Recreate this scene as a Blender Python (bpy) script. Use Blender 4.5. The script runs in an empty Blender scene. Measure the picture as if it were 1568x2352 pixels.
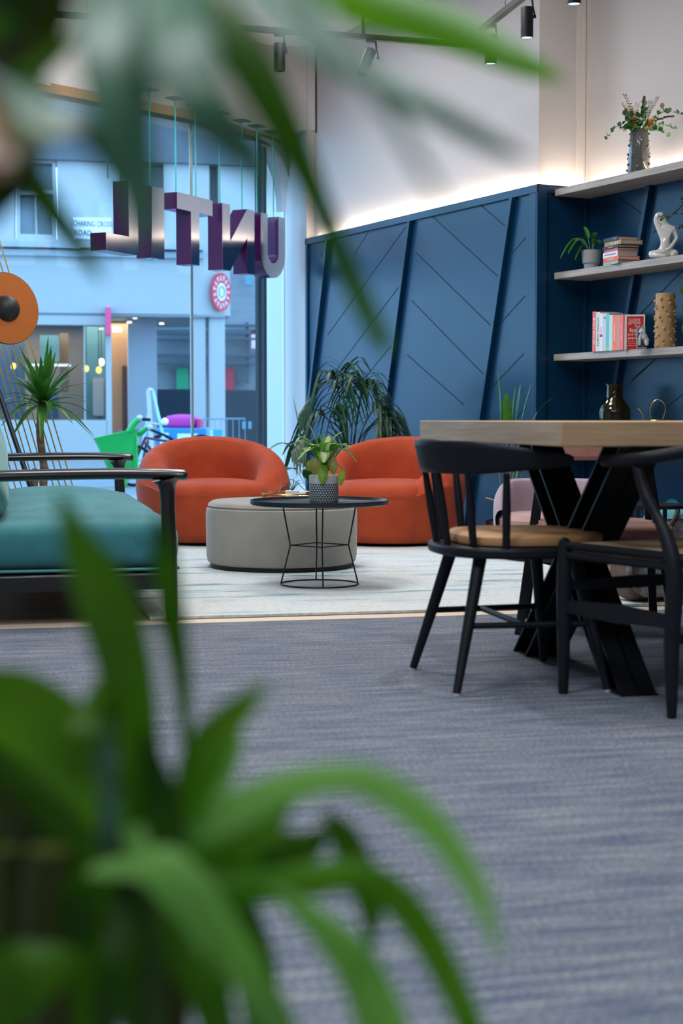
import bpy, math, random
from mathutils import Vector, Matrix
random.seed(7)
S = bpy.context.scene
C = S.collection
# ---------------- camera ----------------
H = 0.765; F = 3600.0; PITCH = math.atan(219/3600)
cam_d = bpy.data.cameras.new('camera'); cam = bpy.data.objects.new('camera', cam_d); C.objects.link(cam)
cam.location = (0, 0, H); cam.rotation_euler = (math.pi/2-PITCH, 0, 0)
cam_d.sensor_fit = 'VERTICAL'; cam_d.sensor_height = 36; cam_d.sensor_width = 24
cam_d.lens = F/2352*36; cam_d.clip_start = .02; cam_d.clip_end = 300
cam_d.dof.use_dof = True; cam_d.dof.focus_distance = 7.4; cam_d.dof.aperture_fstop = 3.6
S.camera = cam
# ---------------- world / colour management ----------------
w = bpy.data.worlds.new('sky'); S.world = w; w.use_nodes = True
bg = w.node_tree.nodes['Background']
bg.inputs[0].default_value = (.36, .66, 1.0, 1); bg.inputs[1].default_value = 4.6
S.view_settings.view_transform = 'Standard'; S.view_settings.look = 'None'
S.view_settings.gamma = 1; S.view_settings.exposure = 0.0
try: S.view_settings.use_curve_mapping = False
except Exception: pass
S.cycles.max_bounces = 10; S.cycles.transparent_max_bounces = 16
def area(name, loc, rot, sx, sy, power, col, spread=180):
    l = bpy.data.lights.new(name, 'AREA'); l.shape = 'RECTANGLE'; l.size = sx; l.size_y = sy
    l.energy = power; l.color = col; l.spread = math.radians(spread)
    o = bpy.data.objects.new(name, l); C.objects.link(o); o.location = loc; o.rotation_euler = rot
    return o
FILL_LIGHTS = [  # x, y, size_x, size_y, watts : unseen panels added to brighten the room
    (-.9, 6.3, 1.2, 1.2, 62), (.0, 8.2, 1.0, 1.0, 40), (-.75, 10.2, .7, .7, 42), (1.6, 3.0, 1.2, 1.2, 16),
    (-1.6, 2.2, 1.2, 1.2, 78), (.4, .6, 1.2, 1.2, 78)]
for i, (lx, ly, sx, sy, pw) in enumerate(FILL_LIGHTS):
    area('fill_panel_lamp', (lx, ly, 3.63), (0, 0, 0), sx*.9, sy*.9, pw, (1.0, .97, .95) if ly > 2.5 else (.90, .95, 1.0))
# ---------------- pixel rays (for measuring only) ----------------
FW = Vector((0, math.cos(PITCH), -math.sin(PITCH))); UP = Vector((0, math.sin(PITCH), math.cos(PITCH)))
def ray(x, y): return FW + Vector((1, 0, 0))*((x-784)/F) + UP*((1176-y)/F)
def P(x, y, Y):
    r = ray(x, y); t = Y/r.y; return Vector((0, 0, H)) + r*t
def PZ(x, y, z):
    r = ray(x, y); t = (z-H)/r.z; return Vector((0, 0, H)) + r*t
def plane_hit(x, y, p0, n):
    r = ray(x, y); o = Vector((0, 0, H)); t = (p0-o).dot(n)/r.dot(n); return o + r*t

# ---------------- materials ----------------
MATS = {}
def mat(name, col, rough=.6, metal=0, noise=None, coat=0, emis=None, estr=0, trans=0, ior=1.45, bump=None, sheen=0, spec=.5):
    if name in MATS: return MATS[name]
    m = bpy.data.materials.new(name); m.use_nodes = True; nt = m.node_tree; b = nt.nodes['Principled BSDF']
    b.inputs['Base Color'].default_value = (*col, 1); b.inputs['Roughness'].default_value = rough
    b.inputs['Metallic'].default_value = metal; b.inputs['Coat Weight'].default_value = coat
    b.inputs['Transmission Weight'].default_value = trans; b.inputs['IOR'].default_value = ior
    b.inputs['Specular IOR Level'].default_value = spec
    if sheen: b.inputs['Sheen Weight'].default_value = sheen
    if emis: b.inputs['Emission Color'].default_value = (*emis, 1); b.inputs['Emission Strength'].default_value = estr
    if noise:   # (scale xyz, col2, detail)
        sc, c2, det = noise
        tc = nt.nodes.new('ShaderNodeTexCoord'); mp = nt.nodes.new('ShaderNodeMapping'); n = nt.nodes.new('ShaderNodeTexNoise')
        mp.inputs['Scale'].default_value = sc; n.inputs['Scale'].default_value = 1; n.inputs['Detail'].default_value = det
        r = nt.nodes.new('ShaderNodeValToRGB'); r.color_ramp.elements[0].color = (*col, 1); r.color_ramp.elements[1].color = (*c2, 1)
        r.color_ramp.elements[0].position = .35; r.color_ramp.elements[1].position = .65
        nt.links.new(tc.outputs['Object'], mp.inputs[0]); nt.links.new(mp.outputs[0], n.inputs[0])
        nt.links.new(n.outputs[0], r.inputs[0]); nt.links.new(r.outputs[0], b.inputs['Base Color'])
    if bump:
        sc, st = bump
        tc = nt.nodes.new('ShaderNodeTexCoord'); n = nt.nodes.new('ShaderNodeTexNoise'); n.inputs['Scale'].default_value = sc
        n.inputs['Detail'].default_value = 3
        bp = nt.nodes.new('ShaderNodeBump'); bp.inputs['Strength'].default_value = st; bp.inputs['Distance'].default_value = .004
        nt.links.new(tc.outputs['Object'], n.inputs[0]); nt.links.new(n.outputs[0], bp.inputs['Height']); nt.links.new(bp.outputs[0], b.inputs['Normal'])
    MATS[name] = m; return m
def leafmat(name, col, col2=None, trans=.35, rough=.4, mid=None):
    """leaf: diffuse + translucent, optional variegated centre along the blade (uv u)"""
    if name in MATS: return MATS[name]
    m = bpy.data.materials.new(name); m.use_nodes = True; nt = m.node_tree; b = nt.nodes['Principled BSDF']; out = nt.nodes['Material Output']
    b.inputs['Roughness'].default_value = rough
    tr = nt.nodes.new('ShaderNodeBsdfTranslucent'); mx = nt.nodes.new('ShaderNodeMixShader'); mx.inputs[0].default_value = trans
    tc = nt.nodes.new('ShaderNodeTexCoord'); n = nt.nodes.new('ShaderNodeTexNoise'); n.inputs['Scale'].default_value = 9
    r = nt.nodes.new('ShaderNodeValToRGB'); r.color_ramp.elements[0].position = .35; r.color_ramp.elements[1].position = .65
    r.color_ramp.elements[0].color = (*col, 1); r.color_ramp.elements[1].color = (*(col2 or col), 1)
    nt.links.new(tc.outputs['Object'], n.inputs[0]); nt.links.new(n.outputs[0], r.inputs[0])
    src = r.outputs[0]
    if mid:
        sx = nt.nodes.new('ShaderNodeSeparateXYZ'); nt.links.new(tc.outputs['UV'], sx.inputs[0])
        a = nt.nodes.new('ShaderNodeMath'); a.operation = 'SUBTRACT'; a.inputs[1].default_value = .5; nt.links.new(sx.outputs[0], a.inputs[0])
        ab = nt.nodes.new('ShaderNodeMath'); ab.operation = 'ABSOLUTE'; nt.links.new(a.outputs[0], ab.inputs[0])
        ad = nt.nodes.new('ShaderNodeMath'); ad.operation = 'ADD'; nt.links.new(ab.outputs[0], ad.inputs[0])
        n2 = nt.nodes.new('ShaderNodeTexNoise'); n2.inputs['Scale'].default_value = 60; nt.links.new(tc.outputs['Object'], n2.inputs[0])
        sb = nt.nodes.new('ShaderNodeMath'); sb.operation = 'MULTIPLY_ADD'; sb.inputs[1].default_value = .5; sb.inputs[2].default_value = -.25
        nt.links.new(n2.outputs[0], sb.inputs[0]); nt.links.new(sb.outputs[0], ad.inputs[1])
        rr = nt.nodes.new('ShaderNodeValToRGB'); rr.color_ramp.elements[0].position = .16; rr.color_ramp.elements[1].position = .3
        rr.color_ramp.elements[0].color = (1, 1, 1, 1); rr.color_ramp.elements[1].color = (0, 0, 0, 1)
        nt.links.new(ad.outputs[0], rr.inputs[0])
        mc = nt.nodes.new('ShaderNodeMixRGB'); mc.inputs[2].default_value = (*mid, 1)
        nt.links.new(rr.outputs[0], mc.inputs[0]); nt.links.new(src, mc.inputs[1]); src = mc.outputs[0]
    nt.links.new(src, b.inputs['Base Color']); nt.links.new(src, tr.inputs[0])
    nt.links.new(b.outputs[0], mx.inputs[1]); nt.links.new(tr.outputs[0], mx.inputs[2]); nt.links.new(mx.outputs[0], out.inputs[0])
    MATS[name] = m; return m
def glassmat(name, tint, refl=.025, rough=.0):
    m = bpy.data.materials.new(name); m.use_nodes = True; nt = m.node_tree; out = nt.nodes['Material Output']
    t = nt.nodes.new('ShaderNodeBsdfTransparent'); t.inputs[0].default_value = (*tint, 1)
    g = nt.nodes.new('ShaderNodeBsdfGlossy'); g.inputs['Roughness'].default_value = rough
    lw = nt.nodes.new('ShaderNodeLayerWeight'); lw.inputs[0].default_value = .5
    pw = nt.nodes.new('ShaderNodeMath'); pw.operation = 'POWER'; pw.inputs[1].default_value = 4.5; nt.links.new(lw.outputs['Facing'], pw.inputs[0])
    fr = nt.nodes.new('ShaderNodeMath'); fr.operation = 'MULTIPLY_ADD'; fr.inputs[1].default_value = .8; fr.inputs[2].default_value = refl; fr.use_clamp = True
    nt.links.new(pw.outputs[0], fr.inputs[0])
    mx = nt.nodes.new('ShaderNodeMixShader'); nt.links.new(fr.outputs[0], mx.inputs[0])
    nt.links.new(t.outputs[0], mx.inputs[1]); nt.links.new(g.outputs[0], mx.inputs[2]); nt.links.new(mx.outputs[0], out.inputs[0])
    MATS[name] = m; return m
# ---------------- mesh builder ----------------
def frame_mat(o, ax, ay=None, az=None):
    """matrix with origin o, x axis ax (horizontal unit), z up"""
    ax = Vector(ax).normalized(); az = Vector((0, 0, 1)) if az is None else Vector(az).normalized()
    ay = az.cross(ax) if ay is None else Vector(ay).normalized()
    return Matrix(((ax.x, ay.x, az.x, o[0]), (ax.y, ay.y, az.y, o[1]), (ax.z, ay.z, az.z, o[2]), (0, 0, 0, 1)))
class MB:
    def __init__(s): s.v = []; s.f = []; s.uv = {}
    def add(s, vs, fs, M=None):
        k = len(s.v)
        s.v += [M @ Vector(v) if M else Vector(v) for v in vs]; s.f += [tuple(i+k for i in f) for f in fs]; return s
    def box(s, a, b, M=None):
        (x0, y0, z0), (x1, y1, z1) = a, b
        return s.add([(x0,y0,z0),(x1,y0,z0),(x1,y1,z0),(x0,y1,z0),(x0,y0,z1),(x1,y0,z1),(x1,y1,z1),(x0,y1,z1)],
                     [(0,3,2,1),(4,5,6,7),(0,1,5,4),(1,2,6,5),(2,3,7,6),(3,0,4,7)], M)
    def prism(s, poly, h0, h1, M=None):
        """poly in local xz plane, extruded along local y from h0 to h1"""
        n = len(poly)
        vs = [(p[0], h0, p[1]) for p in poly] + [(p[0], h1, p[1]) for p in poly]
        fs = [tuple(range(n)), tuple(range(2*n-1, n-1, -1))] + [(i, i+n, (i+1) % n+n, (i+1) % n) for i in range(n)]
        return s.add(vs, fs, M)
    def slab(s, poly, z0, z1, M=None):
        n = len(poly)
        vs = [(p[0], p[1], z0) for p in poly] + [(p[0], p[1], z1) for p in poly]
        fs = [tuple(range(n-1, -1, -1)), tuple(range(n, 2*n))] + [(i, (i+1) % n, (i+1) % n+n, i+n) for i in range(n)]
        return s.add(vs, fs, M)
    def tube(s, pts, r, n=10, M=None, closed=False, sx=1.0):
        pts = [Vector(p) for p in pts]; m = len(pts)
        rs = list(r) if hasattr(r, '__len__') else [r]*m
        vs = []; ref = None
        for i in range(m):
            if closed: t = pts[(i+1) % m]-pts[i-1]
            else: t = pts[min(i+1, m-1)]-pts[max(i-1, 0)]
            if t.length < 1e-9: t = Vector((0, 0, 1))
            t.normalize()
            if ref is None:
                ref = Vector((0, 0, 1)) if abs(t.z) < .9 else Vector((1, 0, 0))
            a = (ref - t*ref.dot(t))
            if a.length < 1e-6: a = Vector((1, 0, 0)) - t*t.x
            a.normalize(); b = t.cross(a); ref = a
            for k in range(n):
                an = 2*math.pi*k/n
                vs.append(pts[i] + a*math.cos(an)*rs[i] + b*math.sin(an)*rs[i]*sx)
        fs = []
        rng = m if closed else m-1
        for i in range(rng):
            j = (i+1) % m
            for k in range(n):
                k2 = (k+1) % n
                fs.append((i*n+k, i*n+k2, j*n+k2, j*n+k))
        if not closed: fs += [tuple(range(n-1, -1, -1)), tuple((m-1)*n+k for k in range(n))]
        return s.add(vs, fs, M)
    def lathe(s, prof, n=32, M=None, c=(0, 0, 0), sy=1.0):
        vs = []; m = len(prof)
        for (r, z) in prof:
            for k in range(n):
                a = 2*math.pi*k/n; vs.append((c[0]+r*math.cos(a), c[1]+r*math.sin(a)*sy, c[2]+z))
        fs = []
        for i in range(m-1):
            for k in range(n):
                k2 = (k+1) % n; fs.append((i*n+k, i*n+k2, (i+1)*n+k2, (i+1)*n+k))
        if prof[0][0] > 1e-6: fs.append(tuple(range(n-1, -1, -1)))
        if prof[-1][0] > 1e-6: fs.append(tuple((m-1)*n+k for k in range(n)))
        return s.add(vs, fs, M)
    def ball(s, c, r, n=10, M=None):
        rr = r if hasattr(r, '__len__') else (r, r, r)
        vs = []; m = n//2+1
        for i in range(m):
            p = math.pi*i/(m-1)
            for k in range(n):
                a = 2*math.pi*k/n
                vs.append((c[0]+rr[0]*math.sin(p)*math.cos(a), c[1]+rr[1]*math.sin(p)*math.sin(a), c[2]-rr[2]*math.cos(p)))
        fs = [(i*n+k, i*n+(k+1) % n, (i+1)*n+(k+1) % n, (i+1)*n+k) for i in range(m-1) for k in range(n)]
        return s.add(vs, fs, M)
    def grid(s, rows, closed_u=False, M=None):
        m = len(rows); n = len(rows[0]); vs = [p for r in rows for p in r]; fs = []
        for i in range(m-1):
            for k in range(n if closed_u else n-1):
                k2 = (k+1) % n; fs.append((i*n+k, i*n+k2, (i+1)*n+k2, (i+1)*n+k))
        return s.add(vs, fs, M)
    def leaf(s, pts, wid, side=None, fold=.25, n=14, M=None):
        """blade along a smooth path; wid = max width (m) or list; uv stored"""
        pts = [Vector(p) for p in pts]; path = spline(pts, n)
        prof = wid if hasattr(wid, '__len__') else None
        rows = []; uvs = []
        m = len(path)
        for i, p in enumerate(path):
            t = i/(m-1)
            if prof:
                q = t*(len(prof)-1); a = int(min(q, len(prof)-2)); fr = q-a; w_ = prof[a]*(1-fr)+prof[a+1]*fr
            else: w_ = wid*max(.03, math.sin(math.pi*min(1, (t*.93+.07))**.8)**.75)
            tg = (path[min(i+1, m-1)]-path[max(i-1, 0)]).normalized()
            sd = Vector(side) if side is not None else Vector((tg.y, -tg.x, 0))
            sd = sd - tg*sd.dot(tg)
            if sd.length < 1e-4: sd = Vector((1, 0, 0)) - tg*tg.x
            sd.normalize(); nm = sd.cross(tg).normalized()
            if nm.z < 0 and side is None: nm = -nm
            rows.append([p-sd*w_/2+nm*fold*w_/2, p-sd*w_/4+nm*fold*w_*.2, p, p+sd*w_/4+nm*fold*w_*.2, p+sd*w_/2+nm*fold*w_/2])
            uvs.append(t)
        k = len(s.v); s.grid(rows, M=M)
        for i in range(m):
            for j in range(5): s.uv[k+i*5+j] = (j/4, uvs[i])
        return s
    def mesh(s, name, M=None):
        me = bpy.data.meshes.new(name)
        vs = [tuple(M @ v) for v in s.v] if M else [tuple(v) for v in s.v]
        me.from_pydata(vs, [], s.f); me.update()
        if s.uv:
            ul = me.uv_layers.new(name='uv')
            for l in me.loops: ul.data[l.index].uv = s.uv.get(l.vertex_index, (0, 0))
        return me
def spline(pts, n):
    """Catmull-Rom through pts, n samples total"""
    m = len(pts)
    if m == 2: return [pts[0].lerp(pts[1], i/(n-1)) for i in range(n)]
    out = []
    for i in range(n):
        q = i/(n-1)*(m-1); a = min(int(q), m-2); t = q-a
        p0 = pts[max(a-1, 0)]; p1 = pts[a]; p2 = pts[a+1]; p3 = pts[min(a+2, m-1)]
        out.append(.5*((2*p1)+(p2-p0)*t+(2*p0-5*p1+4*p2-p3)*t*t+(3*p1-p0-3*p2+p3)*t**3))
    return out
def sp(pts, n): return spline([Vector(p) for p in pts], n)
SMOOTH_DEG = 40
def link(name, me, m, parent=None, smooth=True, bevel=0, sub=0, seg=2):
    o = bpy.data.objects.new(name, me); C.objects.link(o)
    if m is not None: me.materials.append(m)
    if smooth:
        for p in me.polygons: p.use_smooth = True
        try: me.set_sharp_from_angle(angle=math.radians(SMOOTH_DEG))
        except Exception: pass
    if bevel:
        b = o.modifiers.new('bevel', 'BEVEL'); b.width = bevel; b.segments = seg; b.limit_method = 'ANGLE'
        b.harden_normals = False
    if sub:
        u = o.modifiers.new('sub', 'SUBSURF'); u.levels = sub; u.render_levels = sub
    if parent: o.parent = parent
    return o
def thing(name, label, cat, loc=(0, 0, 0), rz=0, group=None):
    o = bpy.data.objects.new(name, None); C.objects.link(o); o.empty_display_size = .1
    o.location = loc; o.rotation_euler = (0, 0, rz); o['label'] = label; o['category'] = cat
    if group: o['group'] = group
    return o
def inv(root):
    M = Matrix.Translation(root.location) @ Matrix.Rotation(root.rotation_euler.z, 4, 'Z'); return M.inverted()
def part(root, name, mb, m, world=False, **k):
    me = mb.mesh(name, inv(root) if world else None)
    return link(name, me, m, root, **k)
def solo(name, label, cat, mb, m, group=None, base=None, **k):
    """a thing that is a single mesh; origin moved to base"""
    M = Matrix.Translation(Vector(base)).inverted() if base is not None else None
    o = link(name, mb.mesh(name, M), m, **k)
    if base is not None: o.location = base
    o['label'] = label; o['category'] = cat
    if group: o['group'] = group
    return o
def struct(name, mb, m, **k):
    o = link(name, mb.mesh(name), m, smooth=k.pop('smooth', False), **k); o['kind'] = 'structure'; return o
def textmesh(body, size, M, ext=.001, align='CENTER', squash=1.0, bold=0):
    cu = bpy.data.curves.new('txt', 'FONT'); cu.body = body; cu.size = size; cu.extrude = ext; cu.align_x = align; cu.align_y = 'CENTER'
    cu.offset = bold; cu.resolution_u = 2
    o = bpy.data.objects.new('txt', cu); C.objects.link(o)
    dg = bpy.context.evaluated_depsgraph_get(); me = bpy.data.meshes.new_from_object(o.evaluated_get(dg))
    bpy.data.objects.remove(o); bpy.data.curves.remove(cu)
    if squash != 1: me.transform(Matrix.Diagonal((squash, 1, 1, 1)))
    me.transform(M); return me
def copy_tree(o, parent=None):
    c = o.copy(); C.objects.link(c)
    if parent: c.parent = parent; c.matrix_parent_inverse = o.matrix_parent_inverse.copy()
    for ch in list(o.children): copy_tree(ch, c)
    return c
def ellipse(rx, ry, n=40, p=2.0, c=(0, 0)):
    out = []
    for i in range(n):
        a = 2*math.pi*i/n; ca, sa = math.cos(a), math.sin(a)
        out.append((c[0]+rx*math.copysign(abs(ca)**(2/p), ca), c[1]+ry*math.copysign(abs(sa)**(2/p), sa)))
    return out
# ======================= directions of the room =======================
GR = Vector((.976, .217, 0)); GW = Vector((-.217, .976, 0))       # carpet / table grid
W2 = Vector((-.449, .893, 0)).normalized(); R2 = Vector((.893, .449, 0)).normalized()   # blue wall: along, into
A = Vector((1.18, 9.5, 0))
WM = Matrix(((W2.x, R2.x, 0, A.x), (W2.y, R2.y, 0, A.y), (0, 0, 1, 0), (0, 0, 0, 1)))    # local (u along, v into wall, z)
WMi = WM.inverted()
ULEN = 3.236; NV = .362; CZ = 3.65; PZT = 2.156
def onwall(x, y, v=0.0):
    q = WMi @ plane_hit(x, y, WM @ Vector((0, v, 0)), R2); return q.x, q.z
white_wall = mat('wall_paint', (.47, .46, .465), .7, bump=(30, .08))
blue = mat('panel_blue', (.0035, .036, .090), .3, spec=.32)
groove_m = mat('panel_groove', (.002, .006, .012), .8)
wood_pale = None
# carpet ---------------------------------------------------------------
def streak(name, cols, sc, rot, rough=.9, fine=None, bump=.3, pos=(.3, .5, .7)):
    m = bpy.data.materials.new(name); m.use_nodes = True; nt = m.node_tree; b = nt.nodes['Principled BSDF']
    b.inputs['Roughness'].default_value = rough
    tc = nt.nodes.new('ShaderNodeTexCoord'); mp0 = nt.nodes.new('ShaderNodeMapping'); mp0.inputs['Rotation'].default_value = (0, 0, rot)
    nt.links.new(tc.outputs['Object'], mp0.inputs[0])
    mp = nt.nodes.new('ShaderNodeMapping'); mp.inputs['Scale'].default_value = sc; nt.links.new(mp0.outputs[0], mp.inputs[0])
    n = nt.nodes.new('ShaderNodeTexNoise'); n.inputs['Scale'].default_value = 1; n.inputs['Detail'].default_value = 5; n.inputs['Roughness'].default_value = .6
    nt.links.new(mp.outputs[0], n.inputs[0])
    r = nt.nodes.new('ShaderNodeValToRGB'); r.color_ramp.elements[0].position = pos[0]; r.color_ramp.elements[1].position = pos[-1]
    r.color_ramp.elements[0].color = (*cols[0], 1); r.color_ramp.elements[1].color = (*cols[-1], 1)
    for p_, c_ in zip(pos[1:-1], cols[1:-1]):
        e = r.color_ramp.elements.new(p_); e.color = (*c_, 1)
    nt.links.new(n.outputs[0], r.inputs[0]); src = r.outputs[0]; hgt = n.outputs[0]
    if fine:
        fs, amt = fine
        m2 = nt.nodes.new('ShaderNodeMapping'); m2.inputs['Scale'].default_value = fs; nt.links.new(mp0.outputs[0], m2.inputs[0])
        n2 = nt.nodes.new('ShaderNodeTexNoise'); n2.inputs['Scale'].default_value = 1; n2.inputs['Detail'].default_value = 2
        nt.links.new(m2.outputs[0], n2.inputs[0])
        r2 = nt.nodes.new('ShaderNodeValToRGB'); r2.color_ramp.elements[0].position = .38; r2.color_ramp.elements[1].position = .62
        lo = 1-amt; r2.color_ramp.elements[0].color = (lo, lo, lo, 1); r2.color_ramp.elements[1].color = (1, 1, 1, 1)
        nt.links.new(n2.outputs[0], r2.inputs[0])
        mx = nt.nodes.new('ShaderNodeMixRGB'); mx.blend_type = 'MULTIPLY'; mx.inputs[0].default_value = 1
        nt.links.new(src, mx.inputs[1]); nt.links.new(r2.outputs[0], mx.inputs[2]); src = mx.outputs[0]; hgt = r2.outputs[0]
    nt.links.new(src, b.inputs['Base Color'])
    bp = nt.nodes.new('ShaderNodeBump'); bp.inputs['Strength'].default_value = bump; bp.inputs['Distance'].default_value = .003
    nt.links.new(hgt, bp.inputs['Height']); nt.links.new(bp.outputs[0], b.inputs['Normal'])
    MATS[name] = m; return m
rotg = -math.atan2(GR.y, GR.x)
carpet = streak('carpet_weave', [(.115, .15, .235), (.20, .23, .30), (.33, .365, .40)], (4.2, 46, 1), rotg, fine=((110, 190, 1), .6), pos=(.36, .5, .66))
rugm = streak('rug_distressed', [(.10, .24, .31), (.42, .55, .60), (.62, .68, .70), (.68, .71, .70), (.55, .46, .36)], (1.3, 7, 1), rotg, fine=((40, 130, 1), .22), bump=.2, pos=(.33, .40, .46, .60, .72))
oak_floor = streak('oak_boards', [(.30, .20, .13), (.50, .37, .25)], (2, 26, 1), rotg, rough=.45, pos=(.35, .65), bump=.05)
shelf_wood = streak('shelf_ash', [(.30, .265, .235), (.46, .425, .39)], (2.5, 70, 70), -math.atan2(W2.y, W2.x), rough=.55, pos=(.35, .65), bump=.05)
table_wood = streak('table_oak', [(.31, .19, .11), (.47, .31, .19)], (3, 40, 40), rotg, rough=.5, pos=(.3, .7), bump=.05)
# strip line: z = 0 ; far side of the strip passes (x=600,y=1419.5)
s_far = PZ(600, 1419.5, 0); s_near = PZ(600, 1427.7, 0)
def gridpt(p0, a, b): return (p0.x+GR.x*a+GW.x*b, p0.y+GR.y*a+GW.y*b)
struct('floor', MB().slab([gridpt(s_far, -6, 6), gridpt(s_far, -6, 0), gridpt(s_far, 6, 0), gridpt(s_far, 6, 6)][::-1], -.05, 0)
       , oak_floor)
struct('floor_carpet', MB().slab([gridpt(s_near, -6, -12), gridpt(s_near, 6, -12), gridpt(s_near, 6, 0), gridpt(s_near, -6, 0)], -.05, .0), carpet)
ds = (s_far-s_near).length
struct('trim_1', MB().slab([gridpt(s_near, -6, 0), gridpt(s_near, 6, 0), gridpt(s_near, 6, .1), gridpt(s_near, -6, .1)], -.05, .002),
       mat('threshold_wood', (.72, .60, .47), .5))
rug = MB().slab([gridpt(s_far, -.42, .02), gridpt(s_far, 1.76, .02), gridpt(s_far, 1.76, 3.95), gridpt(s_far, -.42, 3.95)], .002, .012)
solo('area_rug', 'pale distressed blue and cream rug under the orange armchairs', 'rug', rug, rugm, base=(.2, 7.8, .002), smooth=False)
# ---- blue wall block, panelling ------------------------------------
def wbox(mb, u0, u1, v0, v1, z0, z1): return mb.box((u0, v0, z0), (u1, v1, z1), WM)
struct('wall_right', wbox(wbox(MB(), .12, ULEN+.01, .08, 1.4, 0, CZ), -9.5, .13, NV+.08, 1.4, 0, CZ), white_wall)
pm = MB()
wbox(pm, .0, ULEN, .0, .035, 0, PZT-.012); wbox(pm, .0, .035, .0, NV+.02, 0, PZT-.012); wbox(pm, -9.4, .0, NV, NV+.035, 0, PZT-.012)
struct('wall_panelling', pm, blue)
fr = MB()
wbox(fr, -.016, ULEN, -.016, .0, PZT-.05, PZT); wbox(fr, ULEN-.04, ULEN-.005, -.016, .06, 0, PZT)
wbox(fr, .0, .075, -.016, .0, 0, PZT-.05); wbox(fr, -.016, .0, -.016, .055, 0, PZT); wbox(fr, -.016, .0, .055, NV, PZT-.05, PZT)
wbox(fr, -.016, .0, NV-.03, NV, 0, PZT-.05)
wbox(fr, -9.4, -.016, NV-.016, NV, PZT-.05, PZT-.005)
struct('trim_2', fr, blue, bevel=.003)
ribs = MB()
def rib(x0, y0, x1, y1, v, zb=None, w=.034, d=.034, zt=PZT-.05):
    (u0, z0), (u1, z1) = onwall(x0, y0, v), onwall(x1, y1, v)
    k = (u1-u0)/(z1-z0); zb = 0.0 if zb is None else zb
    ut = u0+k*(zt-z0); ub = u0+k*(zb-z0)
    ribs.add([(ut-w/2, v-d, zt), (ut+w/2, v-d, zt), (ub+w/2, v-d, zb), (ub-w/2, v-d, zb),
              (ut-w/2, v, zt), (ut+w/2, v, zt), (ub+w/2, v, zb), (ub-w/2, v, zb)],
             [(0,1,2,3),(7,6,5,4),(0,3,7,4),(1,5,6,2),(0,4,5,1),(3,2,6,7)], WM)
rib(757, 560, 725, 841, 0, zb=.86); rib(948, 504, 886, 975, 0); rib(1183, 453, 1108, 966, 0)
rib(1497, 432, 1412, 930, NV); rib(1650, 432, 1690, 930, NV)
struct('trim_3', ribs, blue, bevel=.002)
gr = MB()
def groove(x0, y0, x1, y1, v, w=.006):
    (u0, z0), (u1, z1) = onwall(x0, y0, v), onwall(x1, y1, v)
    d = Vector((u1-u0, 0, z1-z0)); n = Vector((-d.z, 0, d.x)).normalized()*w/2
    a, b = Vector((u0, v-.0012, z0)), Vector((u1, v-.0012, z1)); e = Vector((0, .0024, 0))
    gr.add([a-n, a+n, b+n, b-n, a-n+e, a+n+e, b+n+e, b-n+e], [(0,1,2,3),(7,6,5,4),(0,3,7,4),(1,5,6,2),(0,4,5,1),(3,2,6,7)], WM)
for g in [(935,517,752,770),(921,652,738,895),(905,785,820,890),(845,535,812,585),(735,580,752,600),
          (993,497,1144,636),(955,580,1127,748),(945,690,1110,860),(935,815,1065,930),(1105,472,1160,520),
          (1207,546,1176,582),(1206,679,1149,743),(1203,812,1127,892),(1201,942,1180,968)]: groove(*g, 0)
for g in [(1422,454,1479,495),(1568,620,1463,729),(1568,771,1450,872),(1506,824,1444,882),(1568,906,1531,935),
          (1345,928,1382,962),(1360,560,1462,640),(1350,690,1440,770),(1568,470,1500,535)]: groove(*g, NV, .005)
struct('trim_4', gr, groove_m)
# LED ledge strip
led = mat('led_strip', (1, .9, .8), .5, emis=(1, .80, .62), estr=75)
lm = MB(); wbox(lm, .10, ULEN-.05, .030, .040, PZT-.012, PZT-.004)
wbox(lm, .045, .06, .09, NV+.02, PZT-.012, PZT-.004); wbox(lm, -9.0, -.05, NV+.024, NV+.034, PZT-.012, PZT-.004)
solo('led_strip', 'warm white light strip glowing along the top of the blue panelling', 'light strip', lm, led, base=tuple(WM @ Vector((1.5, .03, PZT-.012))), smooth=False)
# corner trims above the shelf
tm = MB(); wbox(tm, .105, .12, NV+.03, NV+.05, PZT, CZ); wbox(tm, .11, .12, NV-.01, NV+.03, PZT, CZ); wbox(tm, .10, .12, NV+.055, NV+.08, PZT, CZ)
struct('trim_5', tm, mat('trim_paint', (.57, .54, .52), .6))
# ---- ceiling, other walls -------------------------------------------
E = Vector((-.465, 13.0, 0)); J = Vector((-1.118, 11.77, 0)); D1 = (E-J).normalized(); D2 = Vector((.68, .73, 0)).normalized()
K = J - D2*3.2
PE = WM @ Vector((ULEN, 0, 0))
room_poly = [(-4.6, -3.2), (5.2, -3.2), (5.2, 2.2), tuple((WM @ Vector((-.2, .9, 0)))[:2]), tuple((WM @ Vector((ULEN+.9, .6, 0)))[:2]), (E.x, E.y+.3), (J.x-.1, J.y+.2), (K.x-.2, K.y+.2), (-4.6, K.y)]
struct('ceiling', MB().slab(room_poly, CZ, CZ+.1), mat('ceiling_paint', (.75, .73, .72), .8))
struct('wall_back', MB().box((-4.7, -3.35, 0), (5.4, -3.2, CZ)), white_wall)
struct('wall_left', MB().box((-4.75, -3.3, 0), (-4.6, K.y+.3, CZ)), white_wall)
struct('wall_front', MB().box((-4.7, K.y, 0), (K.x, K.y+.15, CZ)), white_wall)
struct('wall_side', MB().box((5.2, -3.3, 0), (5.35, 4.6, CZ)), white_wall)
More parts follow.
